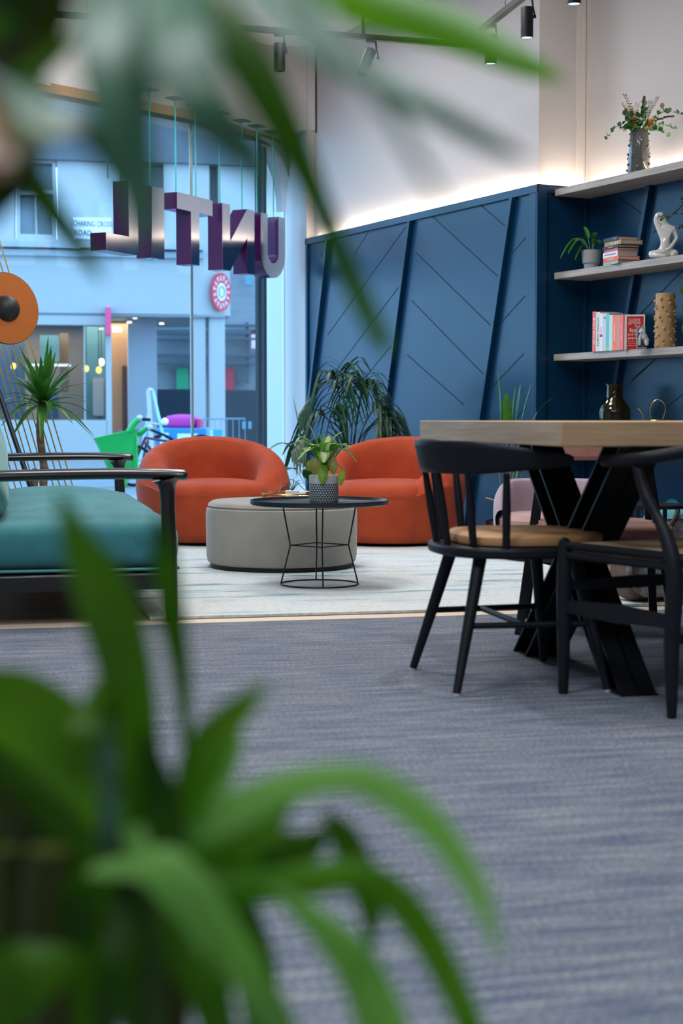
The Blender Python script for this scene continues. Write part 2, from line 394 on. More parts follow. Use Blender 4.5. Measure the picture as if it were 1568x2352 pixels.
# pier between glass and blue panelling
pv = MB().slab([(PE.x+.0, PE.y+.02), (PE.x+1.2, PE.y+.62), (E.x+.9, E.y+.9), (E.x+.02, E.y+.5), (E.x+.0, E.y+.02)], 0, CZ)
struct('wall_pier', pv, white_wall)
# bulkhead above the window: lower edge at z 3.0, curving into the right wall
SZ = 3.0
b0 = PZ(-300, 112, SZ); b1 = PZ(80, 190, SZ); b2 = PZ(380, 252, SZ); b3 = PZ(600, 295, SZ); _k = (727-784)/F; _a = A+R2*.08; _u = (_k*_a.y-_a.x)/(W2.x-_k*W2.y); b5 = _a+W2*_u; b4 = b3.lerp(b5, .6)+Vector((-.02, .03, 0))
bl = [p for p in sp([b0, b1, b2, b3, b4, b5], 26)]
back = [b5+R2*.3+W2*.9, Vector((E.x, E.y+.5, 0)), Vector((J.x-.35, J.y+.35, 0)), Vector((K.x-.3, K.y+.3, 0))]
struct('wall_bulkhead', MB().slab([(p.x, p.y) for p in bl]+[(p.x, p.y) for p in back], SZ, CZ-.001), white_wall)
dk = mat('shadow_gap', (.03, .022, .015), .8)
struct('trim_6', MB().tube([(b5.x, b5.y-.005, SZ-.02), (b5.x, b5.y-.005, CZ)], .009, 6), dk)
# ---- shopfront window: two panes meeting at a thin joint, header, frame ----
GZ = 2.95
glass = glassmat('shop_glass', (.93, .97, .985))
def seg(mb, a, b, off0, off1, z0, z1):
    d = (b-a).normalized(); n = Vector((d.y, -d.x, 0))   # n points into the room
    pts = [a+n*off0, b+n*off0, b+n*off1, a+n*off1]
    return mb.slab([(p.x, p.y) for p in pts], z0, z1)
struct('window_1', seg(MB(), J, E-D1*.05, -.006, .006, .06, GZ), glass)
struct('window_2', seg(MB(), K, J, -.006, .006, .06, GZ), glass)
struct('trim_7', MB().tube([(J.x, J.y, .05), (J.x, J.y, GZ)], .012, 8), mat('joint_silicone', (.28, .36, .36), .3, coat=.5))
gold = mat('header_bronze', (.27, .17, .085), .45)
hd = MB(); seg(hd, K, J, -.08, .06, GZ, SZ+.02); seg(hd, J, E, -.08, .06, GZ, SZ+.02)
struct('trim_8', hd, gold)
hk = MB(); seg(hk, K, J, .055, .07, GZ-.03, GZ); seg(hk, J, E, .055, .07, GZ-.03, GZ)
struct('trim_9', hk, mat('header_black', (.02, .02, .02), .5))
# rounded upper right corner of the opening
n1 = Vector((D1.y, -D1.x, 0)); r_ = .5
arc = [(0, GZ+.02)] + [(-r_+r_*math.cos(t), GZ-r_+r_*math.sin(t)) for t in [math.pi/2*i/10 for i in range(10, -1, -1)]]
MA = Matrix(((D1.x, n1.x, 0, E.x), (D1.y, n1.y, 0, E.y), (0, 0, 1, 0), (0, 0, 0, 1)))
arc = [(-r_, GZ+.02)] + arc[1:] + [(0.02, GZ-r_), (.02, GZ+.02)]
struct('wall_spandrel', MB().prism(arc, -.08, .08, MA), white_wall)
# dark steel frame and pale column just inside the right end of the glass (seen at x 592-655)
fm = MB()
for xa, xb in [(592, 600), (606, 611)]:
    ta = []
    for x in (xa, xb):
        k = (x-784)/F; t = (E.x-k*E.y)/(D1.x-k*D1.y); ta.append(E-D1*t)
    seg(fm, ta[0], ta[1], -.02, .01, .02, GZ)
struct('trim_10', fm, mat('frame_navy', (.012, .03, .05), .4))
k = (612-784)/F; t = (E.x-k*E.y)/(D1.x-k*D1.y); c0 = E-D1*t
c1, c2 = P(612, 900, 14.1), P(652, 900, 13.25)
struct('trim_11', MB().slab([(c1.x, c1.y), (c2.x, c2.y), (c2.x+.3, c2.y), (c1.x+.5, c1.y)], 0, CZ), mat('pillar_pale', (.52, .53, .50), .5))
struct('trim_12', seg(seg(MB(), K, J, -.08, .08, 0, .06), J, E, -.08, .08, 0, .06), mat('sill_grey', (.35, .38, .4), .5))
# ---- shelves --------------------------------------------------------
SH = [('shelf top', 2.13, 'pale wood wall shelf carrying the grey knobbly vase, topmost', None), ('', 1.632, 'pale wood wall shelf with the stacked books and white figure', None),
      ('', 1.142, 'pale wood wall shelf with the upright books and tan knobbly vase', None), ('', .655, 'pale wood wall shelf with the amber bottle, lowest one behind the table', None)]
for (_, z, lab, _2) in SH:
    mb = MB(); wbox(mb, -3.4, -.018, NV-.255, NV, z-.04, z)
    solo('wall_shelf', lab, 'shelf', mb, shelf_wood, group='wooden shelves on the blue wall', base=tuple(WM @ Vector((-1.2, NV, z-.04))), smooth=False, bevel=.002)
def shelf_u(x, s):
    """u along the shelf for a picture column x at wall depth s"""
    k = (x-784)/F; a = A+R2*s
    return (k*a.y-a.x)/(W2.x-k*W2.y)
# ======================= things on the shelves =======================
def wp(u, v, z): return WM @ Vector((u, v, z))
def shelf_at(x, s): u = shelf_u(x, s); return u
RZW = math.atan2(W2.y, W2.x)          # local x axis = W2
def WF(root_loc):  # frame whose x = -W2 (towards camera/right in the picture), y = R2 (to the wall)
    return frame_mat(root_loc, -W2, R2)
def knobs(mb, prof_r, h, size, rng, n, rows):
    for j in range(rows):
        z = h*(.08+.86*j/(rows-1)); off = (j*2.4)
        for i in range(n):
            a = off+2*math.pi*i/n+rng.uniform(-.15, .15); zz = z+rng.uniform(-.012, .012); r = prof_r(zz)*1.02
            s = size*rng.uniform(.75, 1.15); mb.ball((r*math.cos(a), r*math.sin(a), zz), s, 8)
rng = random.Random(3)
ceram = mat('glazed_grey', (.075, .082, .078), .18, coat=.6)
# --- grey knobbly vase with dried bouquet, top shelf
u = shelf_at(1459, .235); vz = 2.13
vl = wp(u, .235, vz)
t = thing('vase', 'grey glazed vase studded with knobs holding a dried bouquet, on the topmost shelf', 'vase', vl)
vr = lambda z: .066-(.066-.050)*max(0, z-.02)/.235
b = MB().lathe([(0, .001), (.058, .001), (.066, .02), (.050, .255), (.045, .257), (.043, .24), (.055, .03), (0, .028)], 32)
knobs(b, vr, .25, .0085, rng, 6, 7); part(t, 'vase_body', b, ceram)
bq = thing('flower_bouquet', 'dried bouquet of eucalyptus, orange protea and seed heads in the grey vase', 'flowers', vl+Vector((0, 0, .245)))
eu = leafmat('eucalyptus_leaf', (.03, .13, .035), (.07, .22, .06), .2)
dry = mat('dried_stem', (.13, .085, .05), .8); tan = mat('dried_grass', (.46, .30, .16), .8); darkp = mat('dark_seed', (.03, .028, .03), .7)
Xd = -W2  # right in picture
def bqp(dx, dz, dy=0): return Vector((Xd.x*0+dx, dy, dz))
px2m = 9.0/3600
def eucal(pts, n, size):
    mb = MB(); path = sp(pts, n)
    for i, p in enumerate(path):
        for s_ in (-1, 1):
            d = Vector((rng.uniform(-.5, .5), s_*.6, rng.uniform(-.2, .8))).normalized()
            r0 = size*rng.uniform(.7, 1.1)
            q = p+d*r0
            side = d.cross(Vector((rng.uniform(-1, 1), rng.uniform(-1, 1), .5))).normalized()
            mb.leaf([p, p.lerp(q, .5), q, q+d*r0*.35], [r0*.3, r0*1.05, r0*1.2, r0*.8, r0*.1], side=side, n=6)
    mb.tube(path, .0012, 5); return mb
em = MB()
for pts, n, sz in [([bqp(-.02, .0), bqp(-.08, .05), bqp(-.13, .035), bqp(-.19, -.03)], 11, .022),
                   ([bqp(.02, 0), bqp(.08, .03), bqp(.14, .035), bqp(.2, .01)], 11, .020),
                   ([bqp(.03, .02), bqp(.1, .09), bqp(.16, .11), bqp(.23, .09)], 12, .022),
                   ([bqp(-.02, .0), bqp(-.05, .07), bqp(-.085, .10)], 6, .03),
                   ([bqp(-.04, .0, -.05), bqp(-.055, .06, -.05), bqp(-.05, .085, -.05)], 6, .036), ([bqp(.03, .01, -.04), bqp(.04, .07, -.05), bqp(.03, .12, -.04)], 6, .036), ([bqp(.06, .0, -.03), bqp(.11, -.0, -.03), bqp(.155, -.02, -.02)], 9, .026), ([bqp(-.02, .0, -.03), bqp(-.06, .015, -.03), bqp(-.11, .03, -.03)], 8, .028), ([bqp(0, .0, -.03), bqp(.0, .05, -.05), bqp(.01, .09, -.05)], 5, .034), ([bqp(.0, .03), bqp(.02, .13)], 4, .03)]:
    q = eucal(pts, n, sz); k_ = len(em.v)
    for key, val in q.uv.items(): em.uv[key+k_] = val
    em.add(q.v, q.f)
part(bq, 'eucalyptus_leaves', em, eu)
for cx, cz, tx in [(-.03, .02, -.3), (.045, .025, .45)]:
    mb = MB()
    for k_ in range(16):
        a = 2*math.pi*k_/16; d = Vector((math.cos(a)*.02, math.sin(a)*.02, .075))
        base_ = bqp(cx-.25*tx*.05, cz-.02); top = base_+d+Vector((tx*.07, 0, rng.uniform(-.01, .012)))
        mb.leaf([base_, base_.lerp(top, .5)+Vector((d.x*.5, d.y*.5, 0)), top], [.004, .013, .009, .002], side=(-math.sin(a), math.cos(a), 0), n=6)
    mb.ball(bqp(cx, cz), (.014, .014, .02), 8)
    part(bq, 'protea_flower', mb, mat('protea_orange', (.62, .23, .05), .6))
mb = MB()
for k_ in range(40):
    a = rng.uniform(-.9, .35); L = rng.uniform(.10, .17); p1 = bqp(math.sin(a)*L*.55-.03, L, rng.uniform(-.02, .02))
    pth = sp([bqp(-.01, .03), bqp(-.025+math.sin(a)*L*.2, L*.55), p1], 7); mb.tube(pth, .0009, 4)
    for q in pth[3:]: mb.ball(q+Vector((rng.uniform(-.006, .006), 0, .003)), .0035, 6)
part(bq, 'dried_grass', mb, tan)
mb = MB()
for (x0, z0, x1, z1) in [(-.02, .06, -.085, .215), (.02, .06, .1, .19), (.04, .06, .06, .17)]:
    pth = sp([bqp(x0, z0), bqp((x0+x1)/2+.005, (z0+z1)/2), bqp(x1, z1)], 12); mb.tube(pth, .001, 4)
    for i, q in enumerate(pth[3:]):
        for s_ in (-1, 1): mb.ball(q+Vector((s_*.007, 0, .003)), (.005, .003, .003), 6)
part(bq, 'fern_sprig', mb, dry)
mb = MB()
for i in range(12): mb.ball(bqp(.012+.0012*i+rng.uniform(-.003, .003), .09+.0095*i, -.01), (.009, .009, .008), 7)
part(bq, 'dark_seed_spike', mb, darkp); mb = MB()
for i in range(9): mb.ball(bqp(.09+.012*i, .062+.003*i+rng.uniform(-.004, .004)), (.008, .008, .007), 7)
part(bq, 'dark_seed_spike', mb, darkp)
for (x_, z_) in [(.03, .165), (.125, .145)]:
    mb = MB().ball(bqp(x_, z_), (.013, .013, .015), 10).tube([bqp(.02, .03), bqp(x_*.7, z_*.6), bqp(x_, z_-.012)], .0012, 5)
    part(bq, 'poppy_head', mb, mat('poppy_head', (.30, .17, .13), .7))
# rotate bouquet so that its local x runs to the right in the picture
bq.rotation_euler = (0, 0, math.atan2(-.25, .97))

# --- grey pot with leafy plant (second shelf)
def leafy_plant(root, base, leaves, m, stem_m, name='leaves'):
    mb = MB(); st = MB()
    for (tip, bend, w_, frac) in leaves:
        tip = Vector(tip); b_ = Vector(base)
        mid = b_.lerp(tip, .5)+Vector((0, 0, bend)); path = sp([b_, mid, tip], 12)
        k0 = int(12*frac); st.tube(path[:k0+1], .0022, 6)
        mb.leaf(path[k0:], w_, n=12, fold=.22)
    part(root, name, mb, m); part(root, 'stems', st, stem_m)
s_ = .2; u = shelf_at(1353, s_); pl_ = wp(u, s_, 1.632)
t = thing('potted_plant', 'small leafy green plant in a light grey pot left of the stacked books', 'plant', pl_, math.atan2(-.25, .97))
part(t, 'pot', MB().lathe([(0, .001), (.042, .001), (.045, .035), (.052, .04), (.060, .115), (.056, .115), (.05, .09), (0, .09)], 32), mat('pot_grey', (.33, .34, .37), .5))
part(t, 'soil', MB().lathe([(0, .096), (.052, .096), (.052, .09), (0, .09)], 20), mat('soil', (.02, .013, .008), .95))
leafy_plant(t, (0, 0, .09), [((-.045, -.02, .255), .02, .070, .45), ((.03, -.01, .22), .03, .070, .45), ((-.18, -.04, .065), .11, .070, .5),
    ((-.13, -.06, .09), .09, .070, .5), ((-.10, .03, .17), .05, .07, .5), ((.05, -.03, .15), .05, .06, .4), ((-.09, -.05, .055), .07, .05, .4)],
    leafmat('pothos_leaf', (.05, .20, .02), (.10, .32, .03), .3), mat('stem_green', (.12, .25, .05), .6))
# --- stack of books
paper = mat('book_paper', (.50, .46, .40), .8)
def book(label, w_, h_, th, col, M, txt=None, tcol=(1, 1, 1), tsize=.5, group=None, loc=None, front=None, stripe=None, cat='book', squash=1, tpos=0):
    """closed book standing: x = thickness (spine seen from -y side), y = width depth, z = height. M places it"""
    root = thing('book', label, cat, (0, 0, 0), 0, group); root.matrix_world = M
    cm = mat('cover_%03d_%03d_%03d' % tuple(int(c*255) for c in col), col, .4)
    c = MB(); e = .0025
    c.box((-th/2, 0, 0), (-th/2+e, w_, h_)); c.box((th/2-e, 0, 0), (th/2, w_, h_)); c.box((-th/2+e, 0, 0), (th/2-e, e, h_))
    part(root, 'cover', c, cm, smooth=False)
    part(root, 'pages', MB().box((-th/2+e, e, .003), (th/2-e, w_-.004, h_-.003)), paper, smooth=False)
    if stripe: part(root, 'cover_band', MB().box((-th/2-.0003, -.0004, h_*stripe[0]), (th/2+.0003, .002, h_*stripe[1])), mat('band_%s' % str(stripe[2]), stripe[2], .5), smooth=False)
    if txt:
        Mt = Matrix(((0, 0, -1*0, 0), (0, 0, -1, -.0008), (1, 0, 0, h_/2), (0, 0, 0, 1)))
        # text runs up the spine: x->z, y->-x
        Mt = Matrix(((0, -1, 0, 0), (0, 0, -1, -.0008), (1, 0, 0, h_*(.5+tpos)), (0, 0, 0, 1)))
        if M.to_3x3()[2][2] > .5: Mt = Matrix(((0, 1, 0, 0), (0, 0, -1, -.0008), (-1, 0, 0, h_*(.5+tpos)), (0, 0, 0, 1)))
        me = textmesh(txt, th*tsize, Matrix.Identity(4), .0003, squash=squash); me.transform(Mt)
        link('title', me, mat('ink_%s' % str(tcol), tcol, .5), root, smooth=False)
    return root
# stack: book lies flat: local z (height) along -W2 (picture right)... spine faces the room
def flat_M(u, v, z, th, yaw):
    # x(thickness)->up z ; z(height)-> along picture right ; y(depth) -> into wall
    ax = Vector((0, 0, 1)); az = (-W2); ay = R2
    R = Matrix.Rotation(yaw, 4, 'Z')
    M = Matrix(((ax.x, ay.x, az.x, 0), (ax.y, ay.y, az.y, 0), (ax.z, ay.z, az.z, 0), (0, 0, 0, 1)))
    return Matrix.Translation(wp(u, v, z)) @ R @ M @ Matrix.Translation((th/2, 0, 0))
# yaw so that spine and page block both show; spine spans picture 1379-1438, page edge to 1483
STK = [('book with a sage green spine at the bottom of the stack', .185, .13, .020, (.30, .40, .30), None, (.8, .8, .7), 0, None),
       ('bright orange-red book second from the bottom of the stack', .195, .135, .022, (.85, .12, .02), 'YOUR PERSONAL', (1, .8, .7), .0, None),
       ('thick white book in the middle of the stack', .18, .13, .030, (.72, .76, .90), 'the essential handbook', (.25, .25, .3), 0, None),
       ('thin coral red book above the thick white one in the stack', .175, .125, .017, (.60, .10, .07), None, (1, .7, .6), 0, None),
       ('navy book with yellow title lettering, third from the top of the stack', .19, .135, .017, (.012, .014, .04), 'HOW WE LIVE', (.9, .8, .2), 0, None),
       ('golden brown book with white title, second from the top of the stack', .20, .14, .026, (.38, .22, .05), "CAN'T HURT ME", (.95, .9, .8), .1, None),
       ('dark navy book lying on top of the stack', .175, .13, .021, (.018, .016, .035), 'MIND', (.8, .3, .3), .3, None)]
z = 1.632; u0 = shelf_at(1379, .115)
for i, (lab, h_, w_, th, col, txt, tc, tp, fr_) in enumerate(STK):
    dx = rng.uniform(-.006, .006)+(.0 if i != 5 else -.008)
    M = flat_M(u0-.0+dx, .118+rng.uniform(-.004, .004), z, th, math.radians(-9+rng.uniform(-2, 2)))
    bk = book(lab+' by the figure', w_, h_, th-.0006, col, M, txt, tc, .55, group='books stacked on the middle shelf', squash=.95, tpos=tp)
    z += th
# --- white seated figure sculpture (abstract, seated, arm raised to the head)
u = shelf_at(1522, .2); fl = wp(u, .2, 1.632)
t = thing('figurine', 'glossy white ceramic seated figure with one arm behind its head', 'sculpture', fl, math.atan2(-.449+.2, .97))
def skin(name, pts, edges, rad, m, parent, sub=2):
    me = bpy.data.meshes.new(name); me.from_pydata([tuple(p) for p in pts], edges, []); me.update()
    o = bpy.data.objects.new(name, me); C.objects.link(o); o.parent = parent
    mo = o.modifiers.new('skin', 'SKIN'); mo.use_smooth_shade = True
    for i, r in enumerate(rad): me.skin_vertices[0].data[i].radius = (r, r) if not hasattr(r, '__len__') else r
    me.skin_vertices[0].data[0].use_root = True
    su = o.modifiers.new('sub', 'SUBSURF'); su.levels = sub; su.render_levels = sub
    me.materials.append(m); return o
def skin2(*a, **k):
    me = a[0]
white_cer = mat('white_ceramic', (.62, .62, .60), .12, coat=1)
pts = [(0, 0, .045), (-.002, 0, .10), (.0, 0, .155), (.002, 0, .185), (-.018, 0, .215), (-.03, 0, .235),   # 0-5 spine, head
       (-.035, .0, .165), (-.055, .0, .22), (-.045, .0, .25), (-.012, .0, .245),      # 6-9 raised arm (picture left)
       (.042, .0, .165), (.062, -.005, .115), (.028, -.03, .06), (.0, -.035, .045),  # 10-13 lowered arm
       (-.03, -.02, .03), (-.085, -.03, .028), (-.04, -.06, .016), (.01, -.065, .012),  # 14-17 leg left
       (.035, -.01, .03), (.065, -.03, .028), (.03, -.05, .016)]                      # 18-20 leg right
ed = [(0,1),(1,2),(2,3),(3,4),(4,5),(2,6),(6,7),(7,8),(8,9),(2,10),(10,11),(11,12),(12,13),(0,14),(14,15),(15,16),(16,17),(0,18),(18,19),(19,20)]
rd = [(.042,.034),(.03,.024),(.034,.024),.016,.028,.024,.020,.016,.015,.013,.021,.013,.011,.009,.026,.021,.014,.010,.026,.02,.013]
fg = skin('figure_body', pts, ed, [r if hasattr(r, '__len__') else (r, r) for r in rd], white_cer, t)
# --- upright books, lowest visible shelf
def up_M(x, v, z, th, lean=0, yaw=0):
    # x thickness -> -W2 (picture right), y -> R2, z up
    u = shelf_at(x, v)
    ax = -W2; ay = R2
    M = Matrix(((ax.x, ay.x, 0, 0), (ax.y, ay.y, 0, 0), (0, 0, 1, 0), (0, 0, 0, 1)))
    return Matrix.Translation(wp(u, v, z)) @ Matrix.Rotation(yaw, 4, 'Z') @ M
px = 1357.0
UPR = [('tall book with a coral spine and large white lettering, leftmost of the upright books', 8, .232, .165, (.72, .13, .09), 'BODY RITUAL', (.95, .9, .85), .75),
       ('cream book with dark title lettering, second of the upright books from the left', 9, .226, .16, (.66, .66, .62), 'ATOMIC HABITS', (.12, .12, .12), .6),
       ('white book with a red spot on its spine among the upright books', 6, .218, .14, (.74, .76, .84), 'simple ways', (.5, .1, .3), .5),
       ('pale grey book with a black mark at the spine top, beside the turquoise book', 8, .216, .14, (.56, .60, .62), 'P', (.03, .03, .04), .9),
       ('turquoise book with a yellow dot near the foot of its spine', 7, .214, .14, (.12, .50, .50), None, (1, 1, 1), .5),
       ('pale mint green book right of the turquoise one', 8, .204, .135, (.48, .68, .68), None, (1, 1, 1), .5),
       ('bright orange book with white title lettering among the upright books', 9, .200, .13, (.90, .17, .02), 'The PANIC', (1, .9, .8), .55),
       ('coral book with thin pale stripes right of the bright orange one', 8, .199, .13, (.62, .24, .20), 'start here', (.9, .7, .65), .5),
       ('coral red book with pale lettering beside the red front cover', 8, .199, .13, (.80, .14, .11), 'you can heal', (1, .8, .8), .5)]
for i, (lab, wpx, h_, w_, col, txt, tc, ts) in enumerate(UPR):
    u_a = shelf_at(px, .10); u_b = shelf_at(px+wpx, .10); th = abs(u_a-u_b)
    M = up_M(px+wpx/2, .10, 1.142, th)
    stripe = None
    if i == 2: stripe = (.38, .44, (.55, .02, .08))
    if i == 4: stripe = (.05, .08, (.85, .55, .05))
    book(lab, w_, h_, th-.0008, col, M, txt, tc, ts, group='upright books on the shelf', stripe=stripe, squash=1.0, tpos=(.38 if i == 3 else 0))
    px += wpx
# red front cover book (faces the room, turned so its cover shows)
cw, ch = .113, .196
uu = shelf_at(1427, .075)
M = Matrix.Translation(wp(uu, .075, 1.142)) @ Matrix.Rotation(math.radians(-31), 4, 'Z') @ Matrix(((R2.x, -(-W2).x*-1, 0, 0), (R2.y, (-W2).y*1, 0, 0), (0, 0, 1, 0), (0, 0, 0, 1)))
fx = Vector((.985, -.17, 0)); fy = Vector((.17, .985, 0))
M = frame_mat(wp(uu, .085, 1.142), fx, fy)
t = thing('book', 'red and white paperback turned to show its front cover beside the bookend', 'book', (0, 0, 0), 0, 'upright books on the shelf'); t.matrix_world = M
part(t, 'cover', MB().box((0, 0, 0), (.012, .002, ch)).box((.012, 0, 0), (cw, .002, ch)).box((0, .020, 0), (cw, .022, ch)).box((0, .002, 0), (.002, .020, ch)), mat('cover_white', (.68, .68, .66), .4), smooth=False)
part(t, 'pages', MB().box((.002, .002, .002), (cw-.003, .02, ch-.002)), paper, smooth=False)
part(t, 'cover_panel', MB().box((.012, -.0006, .0), (cw-.008, .001, ch-.010)), mat('cover_red', (.50, .012, .015), .4), smooth=False)
for s_, sz, zz, xx in [('SUSAN', .020, .166, .055), ('JEFFERS', .021, .148, .055), ('Feel', .017, .131, .07), ('the', .012, .131, .1), ('fear', .034, .108, .054), ('and do it', .020, .085, .054), ('anyway', .024, .065, .054), ('How to turn your fear', .009, .045, .055), ('and indecision into', .009, .034, .055), ('confidence and action', .009, .023, .055)]:
    me = textmesh(s_, sz, frame_mat((xx, -.0012, zz), (1, 0, 0), (0, 0, 1), (0, -1, 0)), .0003)
    link('title', me, mat('ink_cover', (.85, .70, .66) if sz > .01 else (.8, .6, .6), .5), t, smooth=False)
# --- elephant bookend
ul = shelf_at(1477, .06); M = frame_mat(wp(ul, .05, 1.142), fx, fy)
t = thing('bookend', 'light grey bookend with the rear half of a small elephant', 'bookend', wp(ul, .05, 1.142), math.atan2(fx.y, fx.x))
part(t, 'back_plate', MB().box((-.037, .0, .002), (-.030, .075, .118)).box((-.037, .065, .002), (.012, .075, .118)).box((-.037, .0, .0005), (.02, .075, .004)), mat('bookend_grey', (.30, .32, .36), .5), bevel=.001)
el = mat('elephant_white', (.62, .66, .72), .35)
skin('elephant_body', [(-.022, .03, .078), (.004, .03, .074), (.013, .016, .05), (.021, .016, .012), (.013, .044, .05), (.021, .044, .012), (-.022, .015, .045), (-.024, .012, .010), (-.022, .045, .045), (-.024, .048, .010)],
     [(0,1),(1,2),(2,3),(1,4),(4,5),(0,6),(6,7),(0,8),(8,9)], [(.034,.036),(.028,.03),.014,.011,.014,.011,.015,.011,.015,.011], el, t)
part(t, 'ear', MB().leaf([(-.026, -.002, .085), (-.012, -.006, .096), (-.0, -.003, .086), (-.008, -.004, .072)], [.004, .02, .024, .01, .002], side=(.3, 0, 1), n=10), el)
# --- tan knobbly vase
u = shelf_at(1523, .2)
t = thing('vase', 'tall tan cylindrical vase covered in round knobs', 'vase', wp(u, .2, 1.142))
tc_ = mat('tan_clay', (.46, .29, .14), .55)
b = MB().lathe([(0, .001), (.054, .001), (.0565, .012), (.0535, .30), (.050, .303), (.045, .30), (.045, .05), (0, .05)], 32)
knobs(b, lambda z: .055, .29, .0095, rng, 7, 9); part(t, 'vase_body', b, tc_)
# --- trailing plants at the right edge of the frame
def vine(label, x, v, z, arcs, nleaf, size, m, potc):
    u = shelf_at(x, v); loc = wp(u, v, z)
    t = thing('potted_plant', label, 'plant', loc, math.atan2(-.25, .97))
    part(t, 'pot', MB().lathe([(0, .001), (.045, .001), (.06, .11), (.055, .11), (.045, .09), (0, .09)], 24), potc)
    mb = MB(); st = MB()
    for a in arcs:
        path = sp([(0, 0, .09)]+a, nleaf); st.tube(path, .0018, 5)
        for i, p in enumerate(path[2:]):
            d = (path[min(i+3, nleaf-1)]-path[i+1]).normalized()
            for sgn in (-1, 1):
                dr = (d*.5+Vector((rng.uniform(-.3, .3), sgn*.7, rng.uniform(-.5, .6)))).normalized()
                q = p+dr*size*rng.uniform(.8, 1.2)
                mb.leaf([p, p.lerp(q, .5)+Vector((0, 0, size*.12)), q], size*.42, n=7)
    part(t, 'leaves', mb, m); part(t, 'stems', st, mat('stem_green', (.12, .25, .05), .6))
dgr = leafmat('dark_vine_leaf', (.012, .06, .008), (.03, .10, .015), .2)
vine('dark green trailing plant spreading in front of the white figure on the middle shelf', 1615, .12, 1.632,
     [[(-.06, -.05, .20), (-.16, -.05, .19), (-.215, -.06, .175)], [(-.05, -.04, .24), (-.10, -.05, .26), (-.12, -.05, .27)], [(-.05, 0, .2), (-.07, -.05, .12), (-.12, -.06, .13)]], 9, .045, dgr, mat('pot_dark', (.05, .05, .055), .5))
vine('bright green trailing plant beside the tan knobbly vase', 1598, .15, 1.142,
     [[(-.05, -.03, .22), (-.075, -.03, .27)], [(-.04, -.03, .16), (-.065, -.04, .12)], [(-.03, 0, .2), (-.06, -.03, .2)]], 6, .06, leafmat('glossy_vine_leaf', (.02, .15, .03), (.04, .26, .05), .2), mat('pot_dark', (.05, .05, .055), .5))
# --- amber bottle and gold watering can on the lowest shelf
u = shelf_at(1425, .22)
am = glassmat('amber_glass', (.66, .56, .30), refl=.06)
solo('bottle', 'amber glass bottle with a wide neck behind the oak table', 'bottle',
     MB().lathe([(0, .001), (.085, .001), (.094, .012), (.094, .135), (.088, .165), (.068, .195), (.052, .215), (.049, .225), (.049, .29), (.056, .292), (.056, .298), (.046, .298), (.046, .222), (.064, .19), (.084, .16), (.089, .13), (.089, .015), (0, .008)], 40), am, base=None).location = wp(u, .17, .655)
u = shelf_at(1516, .2); gl = mat('brass', (.80, .52, .16), .22, metal=1)
t = thing('watering_can', 'small brass watering can with a looped wire handle', 'watering can', wp(u, .17, .655), math.atan2(-.25, .97))
part(t, 'can_body', MB().lathe([(0, .001), (.055, .001), (.058, .01), (.042, .088), (.036, .094), (.034, .09), (.05, .012), (0, .01)], 28), gl)
part(t, 'handle', MB().tube(sp([(-.028, 0, .092), (-.036, 0, .13), (-.03, 0, .175), (.0, 0, .205), (.035, 0, .19), (.048, 0, .15), (.035, 0, .10), (.03, 0, .085)], 26), .0032, 8), gl)
part(t, 'spout', MB().tube(sp([(-.05, 0, .03), (-.065, 0, .07), (-.078, 0, .125), (-.102, 0, .158)], 14), [.0055]*7+[.0035]*7, 8), gl)
# ======================= lounge furniture =======================
def fabric(name, col, col2, sc=140, rough=.9, sheen=.3, st=.35):
    m = mat(name, col, rough, noise=((7, 7, 7), col2, 4), sheen=sheen, bump=(sc, st)); return m
orange = fabric('orange_fabric', (.37, .046, .011), (.45, .064, .017), sheen=.08)
def tub_chair(label, loc, rz):
    """rounded tub armchair, front = -y"""
    t = thing('armchair', label, 'armchair', loc, rz, 'orange tub armchairs')
    def hh(th):   # th: angle from rear; height of the shell
        a = abs(th); a = min(a, 2*math.pi-a)
        x = min(a/math.radians(140), 1); s = x**2.1
        return .638*(1-s)+.34*s
    rows = []; n = 72
    for i in range(n):
        th = 2*math.pi*i/n; h = hh(th); a = min(th, 2*math.pi-th); fr_ = min(max((a-math.radians(70))/math.radians(60), 0), 1)
        arm = 1.0
        d = Vector((math.sin(th), math.cos(th)*.93, 0))
        prof = [(.36, .015), (.405, .03), (.432, .12), (.458, .26), (.468, min(.36, h*.95-.02)), (.455, h*.80), (.435, h*.90), (.40, h*.97), (.35, h), (.30, h*.97), (.262, max(h*.86, .28)), (.258, .25), (.25, .18)]
        rows.append([d*r+Vector((0, 0, z_)) for r, z_ in prof])
    rows.append(rows[0])
    mb = MB().grid([list(x) for x in rows]); 
    me = mb.mesh('shell'); o = link('shell', me, orange, t, sub=1)
    for p in me.polygons: p.use_smooth = True
    # seat drum filling the well and rolling over the front
    rows = []
    for i in range(n):
        th = 2*math.pi*i/n; a = min(th, 2*math.pi-th); x = min(max((a-math.radians(95))/math.radians(50), 0), 1); s = x*x*(3-2*x)
        R = .30*(1-s)+.45*s; d = Vector((math.sin(th), math.cos(th)*.97, 0))
        rows.append([d*r+Vector((0, 0, z_)) for r, z_ in [(R*.84, .02), (R*.93, .05), (R*.985, .16), (R, .26), (R*.985, .315), (R*.93, .350), (R*.82, .370), (R*.5, .380), (R*.2, .382), (0.001, .382)]])
    rows.append(rows[0]); me = MB().grid(rows).mesh('seat'); link('seat', me, orange, t, sub=1)
    part(t, 'base', MB().lathe([(0, 0), (.3, 0), (.32, .02), (0, .02)], 32), mat('base_black', (.01, .01, .012), .6))
    return t
cl = PZ(475, 1258, .012); cr = PZ(899, 1260, .012)
tub_chair('orange rounded tub armchair in front of the shop window', (cl.x+.0, cl.y+.46, .012), math.radians(10))
tub_chair('orange rounded tub armchair in front of the blue panelled wall, behind the spotted pot', (cr.x-.0, cr.y+.47, .012), math.radians(-24))
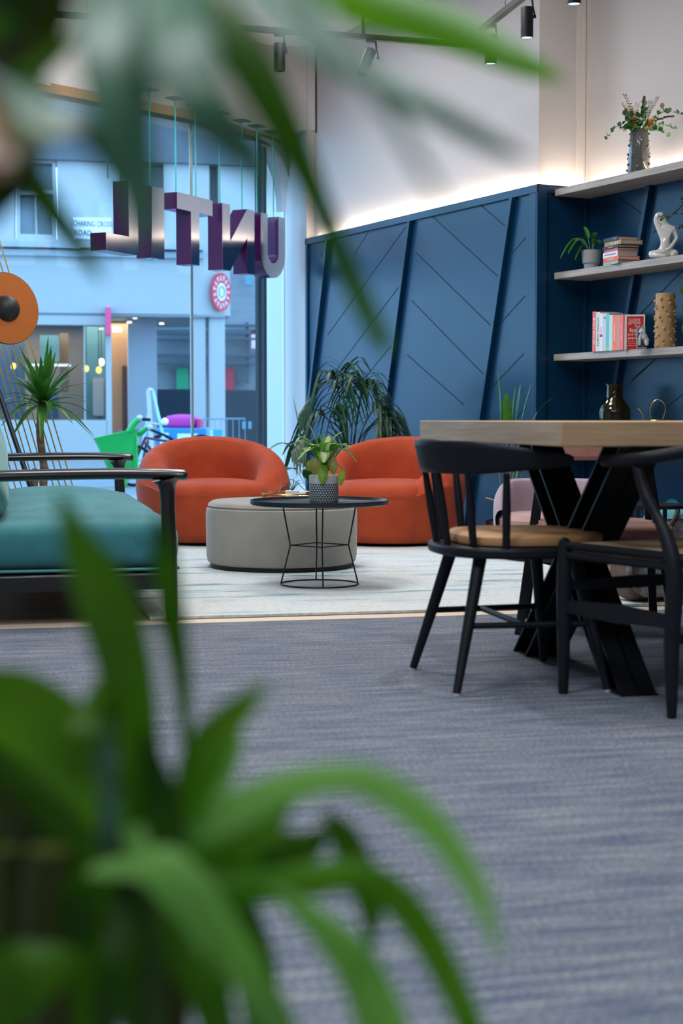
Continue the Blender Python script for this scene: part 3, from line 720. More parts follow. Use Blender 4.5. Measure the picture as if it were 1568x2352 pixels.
# ottoman
gfab = fabric('grey_fabric', (.33, .31, .275), (.37, .35, .31), sc=400, st=.12)
oc = PZ(640, 1317, .012); oc = Vector((oc.x, oc.y+.375, .012))
t = thing('ottoman', 'large round light grey ottoman with a black base', 'ottoman', oc)
part(t, 'cushion', MB().lathe([(0, .022), (.36, .022), (.372, .03), (.379, .06), (.381, .27), (.377, .296), (.366, .303), (.371, .309), (.366, .322), (.345, .334), (.2, .338), (0, .339)], 72), gfab)
part(t, 'base', MB().lathe([(0, 0), (.36, 0), (.36, .024), (0, .024)], 64), mat('base_black', (.01, .01, .012), .6))
OT = oc.z+.339
# brass tray on the ottoman
tc0 = Vector((PZ(673, 1134, OT+.02).x, oc.y+.08, OT))
t = thing('tray', 'round brass rimmed tray with a mirrored base lying on the grey ottoman', 'tray', tc0)
part(t, 'tray_plate', MB().lathe([(0, .001), (.155, .001), (.155, .005), (0, .005)], 48), mat('mirror_dark', (.25, .17, .12), .08, metal=1))
ringp = lambda r, z_, n=48: [(r*math.cos(2*math.pi*i/n), r*math.sin(2*math.pi*i/n), z_) for i in range(n)]
part(t, 'rim', MB().tube(ringp(.160, .026), .0028, 6, closed=True).tube(ringp(.158, .004), .0022, 6, closed=True), gl)
part(t, 'rim_post', MB().tube([(-.15, -.05, .003), (-.15, -.05, .026)], .002, 6).tube([(.05, -.152, .003), (.05, -.152, .026)], .002, 6).tube([(-.06, -.148, .003), (-.06, -.148, .026)], .002, 6), gl)
lw = Vector((PZ(675, 1135, OT+.006).x, tc0.y-.02, OT+.0055))
t = thing('potted_plant', 'tiny sprig plant in a small white square pot on the brass tray', 'plant', lw)
part(t, 'pot', MB().box((-.034, -.034, 0), (.034, .034, .035)), mat('pot_white', (.72, .76, .80), .5), bevel=.003)
leafy_plant(t, (0, 0, .03), [((.01, 0, .10), .0, .022, .7), ((.045, .02, .085), .02, .02, .6), ((-.075, -.03, .012), .05, .022, .6), ((-.02, .03, .09), .01, .018, .7), ((.06, -.02, .07), .02, .016, .6)],
            leafmat('sprig_leaf', (.03, .12, .05), (.08, .22, .05), .25), mat('stem_dark', (.04, .07, .03), .6))
# wire side table
blk = mat('black_metal', (.012, .014, .018), .45, metal=.3)
sc_ = PZ(733.5, 1342.5, .012)
t = thing('side_table', 'round black tray side table on waisted wire legs, in front of the ottoman', 'table', sc_)
part(t, 'base_ring', MB().tube(ringp(.174, .004, 56), .0034, 8, closed=True), blk)
ROT = math.radians(6)
def lp(r, z_, k): a = ROT+k*math.pi/2; return (r*math.cos(a), r*math.sin(a), z_)
for k in range(4): part(t, 'leg', MB().tube([lp(.166, .366, k), lp(.131, .178, k), lp(.174, .004, k)], .0034, 8), blk)
part(t, 'waist_brace', MB().tube([lp(.131, .178, k) for k in range(4)], .0026, 6, closed=True), blk)
part(t, 'tray_top', MB().lathe([(0, .360), (.300, .360), (.308, .363), (.310, .372), (.310, .382), (.306, .382), (.304, .372), (.298, .367), (0, .367)], 72), mat('tray_black', (.014, .022, .032), .35))
part(t, 'bracket', MB().box((-.15, -.09, .354), (-.118, -.06, .361)).box((.13, -.09, .354), (.16, -.06, .361)), blk, smooth=False)
# patterned pot with dieffenbachia
pc = Vector((PZ(744, 1150, sc_.z+.368).x, sc_.y+.055, sc_.z+.3675))
t = thing('potted_plant', 'variegated leafy plant in a white pot patterned with navy triangles on the black side table', 'plant', pc)
pm_ = bpy.data.materials.new('pot_pattern'); pm_.use_nodes = True; nt = pm_.node_tree; b = nt.nodes['Principled BSDF']
tcn = nt.nodes.new('ShaderNodeTexCoord'); sx = nt.nodes.new('ShaderNodeSeparateXYZ'); nt.links.new(tcn.outputs['Object'], sx.inputs[0])
def mth(op, a, b_=None, c_=None):
    n = nt.nodes.new('ShaderNodeMath'); n.operation = op
    for i, q in enumerate([a, b_, c_]):
        if q is None: continue
        if isinstance(q, (int, float)): n.inputs[i].default_value = q
        else: nt.links.new(q, n.inputs[i])
    return n.outputs[0]
ang = mth('ARCTAN2', sx.outputs[1], sx.outputs[0]); uu_ = mth('MULTIPLY', ang, 34/(2*math.pi)); row = mth('MULTIPLY', sx.outputs[2], 1/.0105)
rf = mth('FLOOR', row); par = mth('MULTIPLY', mth('MODULO', rf, 2.0), .5); fx_ = mth('FRACT', mth('ADD', uu_, mth('ADD', par, 50.0))); fz = mth('FRACT', row)
tri = mth('ABSOLUTE', mth('SUBTRACT', fx_, .5)); lim = mth('MULTIPLY', mth('SUBTRACT', 1.0, fz), .46); istri = mth('LESS_THAN', tri, lim)
low = mth('LESS_THAN', sx.outputs[2], .0865); navy = mth('MULTIPLY', low, mth('SUBTRACT', 1.0, istri))
mc = nt.nodes.new('ShaderNodeMixRGB'); mc.inputs[1].default_value = (.68, .71, .73, 1); mc.inputs[2].default_value = (.035, .07, .10, 1); nt.links.new(navy, mc.inputs[0]); nt.links.new(mc.outputs[0], b.inputs['Base Color'])
b.inputs['Roughness'].default_value = .4
part(t, 'pot', MB().lathe([(0, .001), (.062, .001), (.066, .006), (.066, .122), (.062, .124), (.059, .12), (.059, .1), (0, .1)], 48), pm_)
part(t, 'soil', MB().lathe([(0, .1), (.058, .1), (.058, .106), (0, .108)], 20), mat('soil', (.02, .013, .008), .95))
var = leafmat('variegated_leaf', (.06, .28, .015), (.12, .40, .03), .3, mid=(.55, .62, .30))
yel = leafmat('yellowed_leaf', (.38, .36, .07), (.50, .44, .16), .35)
yg = leafmat('lime_leaf', (.16, .36, .02), (.38, .46, .03), .35)
st = MB(); lv = MB()
top = [((.03, -.05, .215), .03, .055, .5), ((-.045, -.06, .235), .04, .05, .5), ((.07, .03, .22), .05, .05, .5), ((-.02, .0, .29), .02, .042, .5), ((-.06, -.01, .315), .02, .040, .55), ((-.10, 0, .27), .05, .042, .4), ((-.13, -.02, .235), .06, .04, .35), ((.075, 0, .285), .05, .045, .4), ((.11, -.03, .225), .06, .05, .35),
       ((.09, -.06, .24), .05, .05, .4), ((-.07, -.08, .21), .05, .05, .4), ((.04, -.07, .24), .04, .045, .4), ((.02, .05, .27), .03, .05, .5), ((-.09, .05, .22), .05, .045, .4), ((.13, -.02, .17), .08, .045, .45),
       ((-.10, -.05, .18), .07, .05, .45), ((.0, -.08, .17), .07, .045, .5), ((.04, .0, .25), .03, .06, .5)]
for (tip, bend, w_, frac) in top:
    tip = (tip[0]*1.15, tip[1]*1.1, .12+(tip[2]-.12)*1.2); w_ = w_*1.25
    base_ = Vector((rng.uniform(-.012, .012), rng.uniform(-.01, .01), .1+rng.uniform(0, .07))); tip = Vector(tip)
    path = sp([base_, base_.lerp(tip, .5)+Vector((0, 0, bend)), tip], 12); k0 = int(12*frac); st.tube(path[:k0+1], .003, 6); lv.leaf(path[k0-1:], w_, n=12)
part(t, 'leaves', lv, var); part(t, 'stems', st, mat('stem_green', (.12, .25, .05), .6))
for tip, midp, w_, mm in [((-.038, -.06, .125), (-.035, -.05, .2), .058, yel), ((-.005, -.085, .085), (-.002, -.06, .17), .048, yg), ((.045, -.05, .125), (.04, -.035, .2), .044, yel), ((.075, -.06, .075), (.085, -.04, .15), .030, yg), ((-.07, -.02, .14), (-.06, -.02, .19), .028, yg)]:
    mb = MB(); mb.leaf([Vector(midp), Vector(midp).lerp(Vector(tip), .5)+Vector((0, -.006, 0)), Vector(tip)], w_, side=(1, 0, 0), n=12)
    mb.tube(sp([(0, 0, .12), Vector((midp[0]*.6, midp[1]*.5, midp[2]+.02)), midp], 8), .002, 5); part(t, 'drooping_leaf', mb, mm)

# ---------------- teal sofa ----------------
teal = fabric('teal_fabric', (.035, .20, .235), (.055, .26, .29), sc=260, st=.3)
ebony = mat('ebonised_wood', (.012, .011, .014), .28, coat=.3)
sa = PZ(395, 1430, 0)               # foot of the near front leg
sroot = Vector((sa.x, sa.y, 0)); RZS = math.atan2(GW.y, GW.x)-math.pi/2 + math.radians(-.6)
t = thing('sofa', 'teal three-seat sofa with black wooden arms, at the left edge', 'sofa', sroot, RZS)
# local: x toward sofa front-right (+x = front), y = along the length away from camera
SL = 2.62
part(t, 'frame', MB().box((-.80, 0.0, .125), (.0, .045, .185)).box((-.80, SL-.045, .125), (.0, SL, .185)).box((-.035, .04, .14), (.0, SL-.04, .185)).box((-.80, .04, .14), (-.76, SL-.04, .185)).box((-.76, .04, .15), (-.035, SL-.04, .17)), ebony, bevel=.006)
for (lx, ly, nm) in [(0, .0, 1), (0, SL, -1)]:
    f = MB(); f.tube(sp([(-.0, ly+nm*.0, .0), (-.004, ly, .2), (-.012, ly, .4), (-.015, ly, .5), (-.02, ly, .535)], 12), [.022, .024, .025, .026, .027, .027, .027, .028, .030, .036, .048, .055], 14)
    part(t, 'leg', f, ebony)
    f = MB().tube(sp([(-.80, ly, .0), (-.78, ly, .2), (-.72, ly, .45), (-.70, ly, .55)], 10), .022, 12); part(t, 'leg', f, ebony)
    arm = MB(); path = sp([(-.82, ly, .545), (-.5, ly, .553), (-.2, ly, .556), (-.02, ly, .552), (.04, ly, .549), (.062, ly, .547)], 30)
    rows = []
    for i, p in enumerate(path):
        q = i/(len(path)-1); w_ = .034+.012*math.sin(q*math.pi)
        if i > 24: w_ *= max(.12, math.sqrt(max(0, 1-((i-24)/5.2)**2)))
        hgt = .021 if i < 25 else .021*max(.25, math.sqrt(max(0, 1-((i-24)/5.3)**2)))
        rows.append([p+Vector((0, w_*math.cos(a), hgt*math.sin(a))) for a in [2*math.pi*k/16 for k in range(16)]])
    arm.grid(rows, closed_u=True); arm.f.append(tuple(range(15, -1, -1))); kk = (len(rows)-1)*16; arm.f.append(tuple(kk+i for i in range(16)))
    part(t, 'arm_rest', arm, ebony)
def cushion(x0, x1, y0, y1, z0, z1, r, dome=.03, n=14):
    """soft rounded box"""
    mb = MB(); rows = []
    prof = []
    for a in range(7): an = -math.pi/2+math.pi*a/6; prof.append(an)
    cx, cy, cz = (x0+x1)/2, (y0+y1)/2, (z0+z1)/2; hx, hy, hz = (x1-x0)/2, (y1-y0)/2, (z1-z0)/2
    m_ = 56; lev = []
    for j in range(13):
        q = -1+2*j/12; zz = math.copysign(1-(1-abs(q))**1.6, q); inset = 1-math.sqrt(max(0, 1-abs(zz)**3.2))
        lev.append((zz, inset))
    rows = []
    for (zz, ins) in lev:
        ins_ = ins*r; row = []
        for (ex, ey) in ellipse(hx-ins_, hy-ins_, m_, 9): row.append(Vector((cx+ex, cy+ey, cz+hz*zz*(1 if zz < 0 else 1))))
        rows.append(row)
    # dome on top
    for f_ in (.8, .55, .3, .02):
        rows.append([Vector((cx+ex, cy+ey, cz+hz+dome*(1-f_**2))) for ex, ey in ellipse((hx-r)*f_, (hy-r)*f_, m_, 6)])
    mb.grid(rows, closed_u=True); return mb
for k in range(3):
    y0 = .05+k*(SL-.1)/3; y1 = .05+(k+1)*(SL-.1)/3
    part(t, 'seat_cushion', cushion(-.76, .045, y0+.003, y1-.003, .19, .375, .07, .045), teal)
part(t, 'piping', MB().tube([(-.77, .046, .197), (.01, .046, .197), (.032, .07, .197), (.032, SL-.07, .197), (.01, SL-.045, .197)], .006, 8), mat('teal_piping', (.08, .30, .32), .8))
tealb = fabric('teal_back_fabric', (.10, .36, .36), (.15, .44, .43), sc=260, st=.3)
for k in range(3):
    y0 = .07+k*(SL-.14)/3; y1 = .07+(k+1)*(SL-.14)/3
    mb = cushion(-.26, .26, y0+.003, y1-.003, 0, .19, .08, .04)
    Mx = Matrix.Translation((-.83, 0, .60)) @ Matrix.Rotation(math.radians(72), 4, 'Y')
    me = mb.mesh('back_cushion', Mx); link('back_cushion', me, tealb, t)
part(t, 'back_frame', MB().box((-.85, .0, .5), (-.81, SL, .56)).box((-.86, 0, .78), (-.83, SL, .82)), ebony, bevel=.005)
# ---------------- plants ----------------
def strap_crown(mb, c, n, L, w_, up, rngx, droop=.5, spread=1.0):
    for i in range(n):
        a = 2*math.pi*i*.381966+rngx.uniform(-.2, .2); e = up[0]+(up[1]-up[0])*(i/(n-1)); l_ = L*rngx.uniform(.75, 1.1)
        d = Vector((math.cos(a)*math.cos(e), math.sin(a)*math.cos(e), math.sin(e)))
        p1 = c+d*l_*.5; dr = droop*l_*(math.cos(e)**2)*.45
        tip = c+d*l_*spread+Vector((0, 0, -dr))
        mb.leaf([c+Vector((rngx.uniform(-.01, .01), rngx.uniform(-.01, .01), 0)), p1+Vector((0, 0, dr*.05)), tip], [w_*.5, w_*.9, w_, w_*.8, w_*.4, w_*.05], n=12)
r9 = random.Random(11)
dl = PZ(98, 1180, 0); dl = P(98, 1180, 8.95); dl.z = 0
t = thing('potted_dracaena', 'spiky dracaena on a bare trunk in the window behind the sofa', 'plant', dl)
part(t, 'pot', MB().lathe([(0, .0), (.11, .0), (.14, .24), (.13, .24), (.115, .2), (0, .2)], 28), mat('pot_charcoal', (.03, .03, .035), .5))
bark = mat('bark', (.13, .085, .055), .9, noise=((20, 20, 60), (.24, .17, .12), 4), bump=(60, .8))
part(t, 'trunk', MB().tube(sp([(-.01, 0, .2), (0.01, 0, .45), (-.012, .005, .68), (.01, 0, .86)], 16), [.030]*3+[.022]*10+[.025]*3, 12), bark)
part(t, 'trunk', MB().tube(sp([(-.045, -.02, .2), (-.04, -.02, .40), (-.035, -.02, .47)], 8), [.02]*7+[.014], 10), bark)
mb = MB(); strap_crown(mb, Vector((.01, 0, .84)), 40, .35, .046, (-.45, 1.45), r9, .55)
part(t, 'foliage', mb, leafmat('dracaena_leaf', (.02, .12, .015), (.06, .24, .03), .3))
# kentia palm and companions in the corner
def frond(mb, path, L, w_, n=22, hang=.6):
    m_ = len(path)
    for i in range(3, m_):
        p = path[i]; tg = (path[min(i+1, m_-1)]-path[i-1]).normalized(); q = i/(m_-1)
        sd = Vector((tg.y, -tg.x, 0)); sd = sd.normalized() if sd.length > 1e-4 else Vector((1, 0, 0))
        l_ = L*(.55+.9*math.sin(math.pi*q)**.7)*(.75 if q > .85 else 1)
        for s_ in (-1, 1):
            d = (sd*s_*.8+tg*.6).normalized()
            mb.leaf([p, p+d*l_*.5+Vector((0, 0, .0)), p+d*l_*.9+Vector((0, 0, -l_*hang))], w_, n=8, fold=.1)
kl = P(800, 1190, 10.35); kl.z = 0
t = thing('kentia_palm', 'dark feathery palm behind the orange armchairs, against the blue wall', 'plant', kl)
part(t, 'pot', MB().lathe([(0, 0), (.13, 0), (.17, .28), (.16, .28), (.14, .24), (0, .24)], 28), mat('pot_charcoal', (.03, .03, .035), .5))
fm_ = MB(); stm = MB()
for tip, top_ in [((-.12, -.2, .80), (-.05, -.1, 1.06)), ((.12, -.2, .74), (.10, -.1, 1.0)), ((.32, -.2, .50), (.2, -.1, .82)), ((-.30, .0, .80), (-.10, 0, 1.02)), ((.30, -.05, .72), (.12, 0, .96)), ((-.05, -.15, .88), (-.02, -.05, 1.08)), ((.20, -.15, .60), (.22, -.05, .74)), ((-.36, -.1, .55), (-.2, -.05, .78)), ((.42, .0, .60), (.26, 0, .78)), ((.05, .15, .95), (.05, .05, 1.0)), ((-.15, -.2, .62), (-.1, -.1, .8))]:
    path = sp([(0, 0, .24), (top_[0]*.35, top_[1]*.35, .62), top_, tip], 22); stm.tube(path, .004, 6); frond(fm_, path[9:], .20, .026)
part(t, 'fronds', fm_, leafmat('palm_leaf', (.012, .055, .03), (.03, .11, .05), .2)); part(t, 'stems', stm, mat('stem_dark', (.04, .07, .03), .6))
bl_ = P(715, 1190, 10.6); bl_.z = 0
t = thing('leafy_plant', 'broad-leaved dark green plant between the two orange armchairs', 'plant', bl_)
part(t, 'pot', MB().lathe([(0, 0), (.1, 0), (.13, .24), (.12, .24), (.1, .2), (0, .2)], 28), mat('pot_charcoal', (.03, .03, .035), .5))
leafy_plant(t, (0, 0, .22), [((-.125, 0, .90), .0, .075, .45), ((-.31, -.1, .52), .20, .07, .35), ((-.22, -.1, .36), .12, .09, .45), ((-.1, -.15, .45), .15, .10, .4), ((.05, -.1, .62), .1, .09, .45), ((-.2, .05, .50), .22, .08, .4), ((.1, 0, .8), .05, .08, .4), ((-.02, -.12, .34), .12, .09, .45), ((-.28, -.12, .27), .1, .08, .5)],
            leafmat('broad_leaf', (.02, .09, .025), (.05, .18, .03), .25), mat('stem_dark', (.04, .07, .03), .6), 'foliage')
# floor plant left of the niche (behind spindle chair)
fl_ = P(1162, 1240, 9.0); fl_.z = 0
t = thing('potted_palm', 'sparse young palm in a black pot beside the corner of the blue wall', 'plant', fl_)
part(t, 'pot', MB().lathe([(0, 0), (.10, 0), (.125, .17), (.115, .17), (.1, .14), (0, .14)], 28), mat('pot_gloss_black', (.01, .01, .012), .2))
leafy_plant(t, (.0, 0, .14), [((-.055, 0, 1.02), .0, .060, .6), ((.05, 0, .94), .02, .075, .66), ((-.005, -.03, .90), .0, .065, .65), ((.14, 0, .955), .10, .05, .55), ((.26, -.05, .88), .20, .016, .6), ((.13, 0, .58), .06, .12, .45), ((-.10, -.05, .62), .08, .05, .5), ((-.11, -.05, .44), .18, .022, .4), ((-.03, 0, .62), .0, .018, .3), ((.08, .03, .95), .06, .03, .6)],
            leafmat('young_palm_leaf', (.03, .16, .015), (.09, .30, .03), .3), mat('stem_tan', (.30, .27, .12), .7), 'foliage')
part(t, 'dry_stalk', MB().tube(sp([(0, 0, .15), (.03, 0, .3), (.06, 0, .42), (.07, 0, .5)], 8), .004, 6).tube(sp([(0, 0, .15), (.06, .0, .36), (.11, 0, .47)], 8), .003, 6).tube(sp([(-.02, 0, .25), (-.06, 0, .28), (-.12, 0, .3)], 8), .004, 6), mat('dry_stalk', (.42, .33, .2), .8))
# ---------------- copper dish floor lamp and brass wire sculpture ----------------
lc = P(18, 708, 8.6)
fl0 = P(-60, 1100, 8.6)
t = thing('floor_lamp', 'large copper-lined dish floor lamp with a black tripod, at the left edge', 'lamp', (lc.x-.12, lc.y, 0))
cop = mat('copper', (.95, .31, .09), .28, metal=.8)
dn = Vector((.66, -.72, .10)).normalized()   # dish axis
side = dn.cross(Vector((0, 0, 1))).normalized(); upv = side.cross(dn)
c_w = P(17, 708, 8.6)
Md = Matrix(((side.x, upv.x, dn.x, c_w.x), (side.y, upv.y, dn.y, c_w.y), (side.z, upv.z, dn.z, c_w.z), (0, 0, 0, 1)))
Rr = .195
part(t, 'lamp_dish', MB().lathe([(.001, -.115)]+[(Rr*math.sin(a), .0-.115*math.cos(a)) for a in [math.pi/2*i/12 for i in range(1, 13)]], 48, Md), cop, world=True)
part(t, 'lamp_shell', MB().lathe([(.001, -.13)]+[((Rr+.003)*math.sin(a), -.004-.126*math.cos(a)) for a in [math.pi/2*i/12 for i in range(1, 13)]], 48, Md), blk, world=True)
part(t, 'bulb_cap', MB().ball((0, 0, -.02), .078, 24, Md), mat('cap_black', (.02, .02, .024), .5), world=True)
part(t, 'bolt', MB().ball((.13, -.0, -.045), .008, 8, Md), mat('steel', (.7, .7, .7), .2, metal=1), world=True)
bk_ = c_w-dn*.13
part(t, 'yoke', MB().tube(sp([c_w+side*.19, c_w+side*.21-dn*.04-Vector((0, 0, .08)), bk_+side*.12-Vector((0, 0, .19)), bk_-Vector((0, 0, .24))], 16), .011, 8), blk, world=True)
hub = P(-8, 885, 8.6)
part(t, 'leg', MB().tube([bk_-Vector((0, 0, .24)), hub], .014, 8).tube([hub, PZ(128, 1290, 0)], .014, 8), blk, world=True)
part(t, 'leg', MB().tube([hub, hub+Vector((-.35, -.2, -hub.z))], .014, 8), blk, world=True)
part(t, 'leg', MB().tube([hub, hub+Vector((-.1, .35, -hub.z))], .014, 8), blk, world=True)
ws = P(40, 1100, 9.15)
t = thing('wire_sculpture', 'fan of slanting thin brass wires standing in the window behind the lamp', 'sculpture', (ws.x, ws.y, 0))
brs = mat('brass_wire', (.62, .44, .10), .4, metal=.5)
for i in range(13):
    xb = 152-14.5*i; xt = 25-13.0*i-2*i
    p0 = P(xb+16, 1160, 9.15+.01*i); p0.z = .02; q1 = P(xb-20, 1000, 9.15+.01*i); q2 = P(xt+0, 640-4*i, 9.15+.01*i)
    d_ = (q2-q1); p_low = q1-d_*((q1.z-.02)/d_.z); p_hi = q1+d_*((2.05-q1.z)/d_.z)
    part(t, 'wire', MB().tube([p_low, p_hi], .0042, 6), brs, world=True)
part(t, 'base_bar', MB().box((-.75, -.03, 0), (.55, .14, .022)), blk)
# ======================= dining end =======================
tz = .752; tt = .064
yt = math.atan2(.29, 1.27)
TW = Vector((-math.sin(math.radians(13)), math.cos(math.radians(13)), 0)); TR = Vector((TW.y, -TW.x, 0))
tn = P(1290, 966, 4.02); tn.z = 0
TL, TWID = 2.2, 1.33
t = thing('dining_table', 'long oak table with thick top on crossed black steel legs', 'table', tn, math.atan2(TR.y, TR.x))
top = MB().box((0, 0, tz-tt), (TL, TWID, tz))
part(t, 'tabletop', top, streak('table_oak_top', [(.31, .20, .105), (.47, .33, .19)], (3, 3, 75), 0, rough=.5, pos=(.3, .7), bump=.05), bevel=.002)
steel = mat('steel_black', (.005, .007, .010), .4, spec=.3)
def xleg(x0):
    """X of two channel beams in the plane x = x0, running along the table width"""
    y_a, y_b = .24, .98; h = tz-tt-.008
    for (ya, yb, nm) in [(y_a, y_b, 0), (y_b, y_a, 1)]:
        wv = .062   # half width along y at the cut
        o = nm*.012
        mb = MB()
        def strip(yo0, yo1, xa, xb):
            mb.add([(xa, ya+yo0, 0), (xa, ya+yo1, 0), (xa, yb+yo1, h), (xa, yb+yo0, h), (xb, ya+yo0, 0), (xb, ya+yo1, 0), (xb, yb+yo1, h), (xb, yb+yo0, h)],
                   [(0,1,2,3),(7,6,5,4),(0,4,5,1),(1,5,6,2),(2,6,7,3),(3,7,4,0)])
        strip(-wv, wv, x0-.005, x0+.005)                 # web
        strip(-wv, -wv+.01, x0-.052-o, x0+.052+o); strip(wv-.01, wv, x0-.052-o, x0+.052+o)
        part(t, 'leg', mb, steel, smooth=False)
        part(t, 'foot_plate', MB().box((x0-.055, ya-wv-.004, 0), (x0+.055, ya+wv+.004, .006)), steel, smooth=False)
    part(t, 'leg_mount', MB().box((x0-.06, .12, h), (x0+.06, 1.2, tz-tt)), steel, smooth=False)
xleg(.30); xleg(1.85)
# ---- spindle chair ------------------------------------------------
cblk = mat('chair_black', (.007, .009, .014), .45, spec=.28)
honey = mat('seat_honey', (.44, .235, .10), .55, noise=((3, 20, 3), (.50, .28, .13), 3))
def spindle_chair(label, loc, rz):
    t = thing('spindle_chair', label, 'chair', loc, rz)
    part(t, 'seat', MB().slab(ellipse(.245, .245, 48, 2.6, (.03, 0)), .372, .402), cblk, bevel=.009, seg=3)
    mb = MB(); n = 48
    rows = [[Vector((.055+ex, ey, z_)) for ex, ey in ellipse(.215*s_, .215*s_, n, 2.8)] for s_, z_ in [(.9, .4025), (.985, .406), (1, .416), (.985, .428), (.93, .436), (.6, .437), (.02, .434)]]
    mb.grid(rows, closed_u=True); part(t, 'cushion', mb, honey)
    feet = [(-.215, -.232), (-.215, .225), (.215, .262), (.215, -.262)]; tops = [(-.12, -.14), (-.12, .14), (.15, .16), (.15, -.16)]
    for (fx_, fy_), (tx, ty) in zip(feet, tops):
        l = part(t, 'leg', MB().tube([(fx_, fy_, .006), ((fx_*.55+tx*.45), (fy_*.55+ty*.45), .17), (tx, ty, .375)], [.0115, .016, .0195], 14), cblk)
        link('glide', MB().lathe([(0, 0), (.011, 0), (.011, .007), (0, .007)], 12, c=(fx_, fy_, 0)).mesh('g'), mat('glide_pale', (.5, .5, .48), .5), l)
    def lerp(a, b_, z_): q = z_/.375; return (a[0]+(b_[0]-a[0])*q, a[1]+(b_[1]-a[1])*q, z_)
    for (i, j) in [(0, 3), (1, 2)]:
        part(t, 'stretcher', MB().tube([lerp(feet[i], tops[i], .185), lerp(feet[j], tops[j], .185)], [.009, .009], 10), cblk)
    a = Vector(lerp(feet[0], tops[0], .185)).lerp(Vector(lerp(feet[3], tops[3], .185)), .45); b_ = Vector(lerp(feet[1], tops[1], .185)).lerp(Vector(lerp(feet[2], tops[2], .185)), .45)
    part(t, 'stretcher', MB().tube([a, b_], .009, 10), cblk)
    # bent top rail
    rows = []; N = 44; RX, RY = .285, .285
    for i in range(N+1):
        q = -1+2*i/N; th = math.pi+q*math.radians(103)
        aq = abs(q); cx = .04+RX*math.cos(th)*(1.0); cy = RY*math.sin(th)
        hh_ = .048 if aq < .45 else .048-(.048-.016)*((aq-.45)/.55)
        zc = .640+.0*aq + (.012 if aq < .4 else .012-.02*((aq-.4)/.6)*.3)
        tk = .012; nrm = Vector((math.cos(th), math.sin(th), 0)); c_ = Vector((cx, cy, zc))
        lean = nrm*.25
        up_ = (Vector((0, 0, 1))+nrm*.22).normalized()
        e = 1.0 if 0 < i < N else .55
        row = []
        for (s1, s2) in [(-1, -.9), (-.7, -1), (.7, -1), (1, -.9), (1, .9), (.7, 1), (-.7, 1), (-1, .9)]:
            row.append(c_+nrm*tk*s1*e+up_*hh_*s2*e)
        rows.append(row)
    mb = MB().grid(rows, closed_u=True); mb.f.append(tuple(range(7, -1, -1))); kk = N*8; mb.f.append(tuple(kk+i for i in range(8)))
    part(t, 'top_rail', mb, cblk, sub=1)
    for d_ in (-64, -40, -14, 14, 40, 64):
        th = math.pi+math.radians(d_); b0_ = Vector((.035+.232*math.cos(th), .232*math.sin(th), .398)); b1_ = Vector((.04+.272*math.cos(th), .272*math.sin(th), .61))
        part(t, 'spindle', MB().tube([b0_, b0_.lerp(b1_, .5), b1_], [.0105, .0125, .0095], 12), cblk)
    return t
cA, cB, cC, cD = PZ(1052, 1597, 0), PZ(946, 1538, 0), PZ(1246, 1521, 0), PZ(1395, 1589, 0)
cc = (cA+cB+cC+cD)/4
spindle_chair('black spindle-back chair with honey wood seat tucked in at the table end', (cc.x, cc.y, 0), math.radians(12.5))
# ---- wishbone chair, near right ------------------------------------
cord = streak('paper_cord', [(.34, .25, .14), (.50, .38, .23)], (260, 260, 1), 0, rough=.8, bump=.6, pos=(.35, .65))
wf, wr = PZ(1293, 1593, 0), PZ(1521, 1652, 0)
d_ = (wf-wr); d_.z = 0; rzw = math.atan2(d_.y, d_.x)+math.radians(0)
# local: +x forward, y left ; left side is the visible one
fwd = d_.normalized(); lft = Vector((-fwd.y, fwd.x, 0))
wc = (wf+wr)/2-lft*.255
t = thing('wishbone_chair', 'black curved-arm chair with a woven cord seat, nearest on the right', 'chair', (wc.x, wc.y, 0), math.atan2(fwd.y, fwd.x))
hl = d_.length/2
FL, FR_, RL, RR = (hl, .255), (hl, -.255), (-hl, .225), (-hl, -.225)
for (fx_, fy_) in (FL, FR_):
    part(t, 'leg', MB().tube([(fx_, fy_, 0), (fx_, fy_, .12), (fx_, fy_, .28), (fx_, fy_, .40), (fx_, fy_, .425), (fx_, fy_, .433)], [.0135, .0175, .021, .019, .016, .006], 14), cblk)
for sgn, (fx_, fy_) in ((1, RL), (-1, RR)):
    pth = sp([(fx_, fy_, 0), (fx_+.004, fy_, .2), (fx_-.004, fy_, .36), (fx_+.03, fy_+sgn*.005, .47), (fx_+.085, fy_+sgn*.02, .56), (fx_+.115, fy_+sgn*.03, .645)], 22)
    part(t, 'rear_leg', MB().tube(pth, [.012+.011*math.sin(math.pi*min(1, i/15)) for i in range(16)]+[.017, .0155, .014, .013, .012, .011], 14), cblk)
part(t, 'arm_rail', (lambda mb: mb)(MB().tube(sp([(.02, .275, .648), (-.06, .272, .652), (-.16, .235, .665), (-.245, .13, .69), (-.27, 0, .70), (-.245, -.13, .69), (-.16, -.235, .665), (-.06, -.272, .652), (.02, -.275, .648)], 44),
     [.010]+[.0165]*42+[.010], 14)), cblk)
part(t, 'splat', MB().tube(sp([(-.22, 0, .41), (-.245, 0, .52), (-.262, .055, .62), (-.262, .08, .685)], 12), .009, 8).tube(sp([(-.22, 0, .41), (-.245, 0, .52), (-.262, -.055, .62), (-.262, -.08, .685)], 12), .009, 8), cblk)
for z_ in (.412, .385):
    part(t, 'seat_rail', MB().tube([(hl, .255, z_), (-hl, .225, z_-.0)], .011, 10), cblk); part(t, 'seat_rail', MB().tube([(hl, -.255, z_), (-hl, -.225, z_)], .011, 10), cblk)
part(t, 'seat_rail', MB().tube([(hl, .255, .40), (hl, -.255, .40)], .013, 10), cblk); part(t, 'seat_rail', MB().tube([(-hl, .225, .40), (-hl, -.225, .40)], .013, 10), cblk)
nx = 14; rows = []
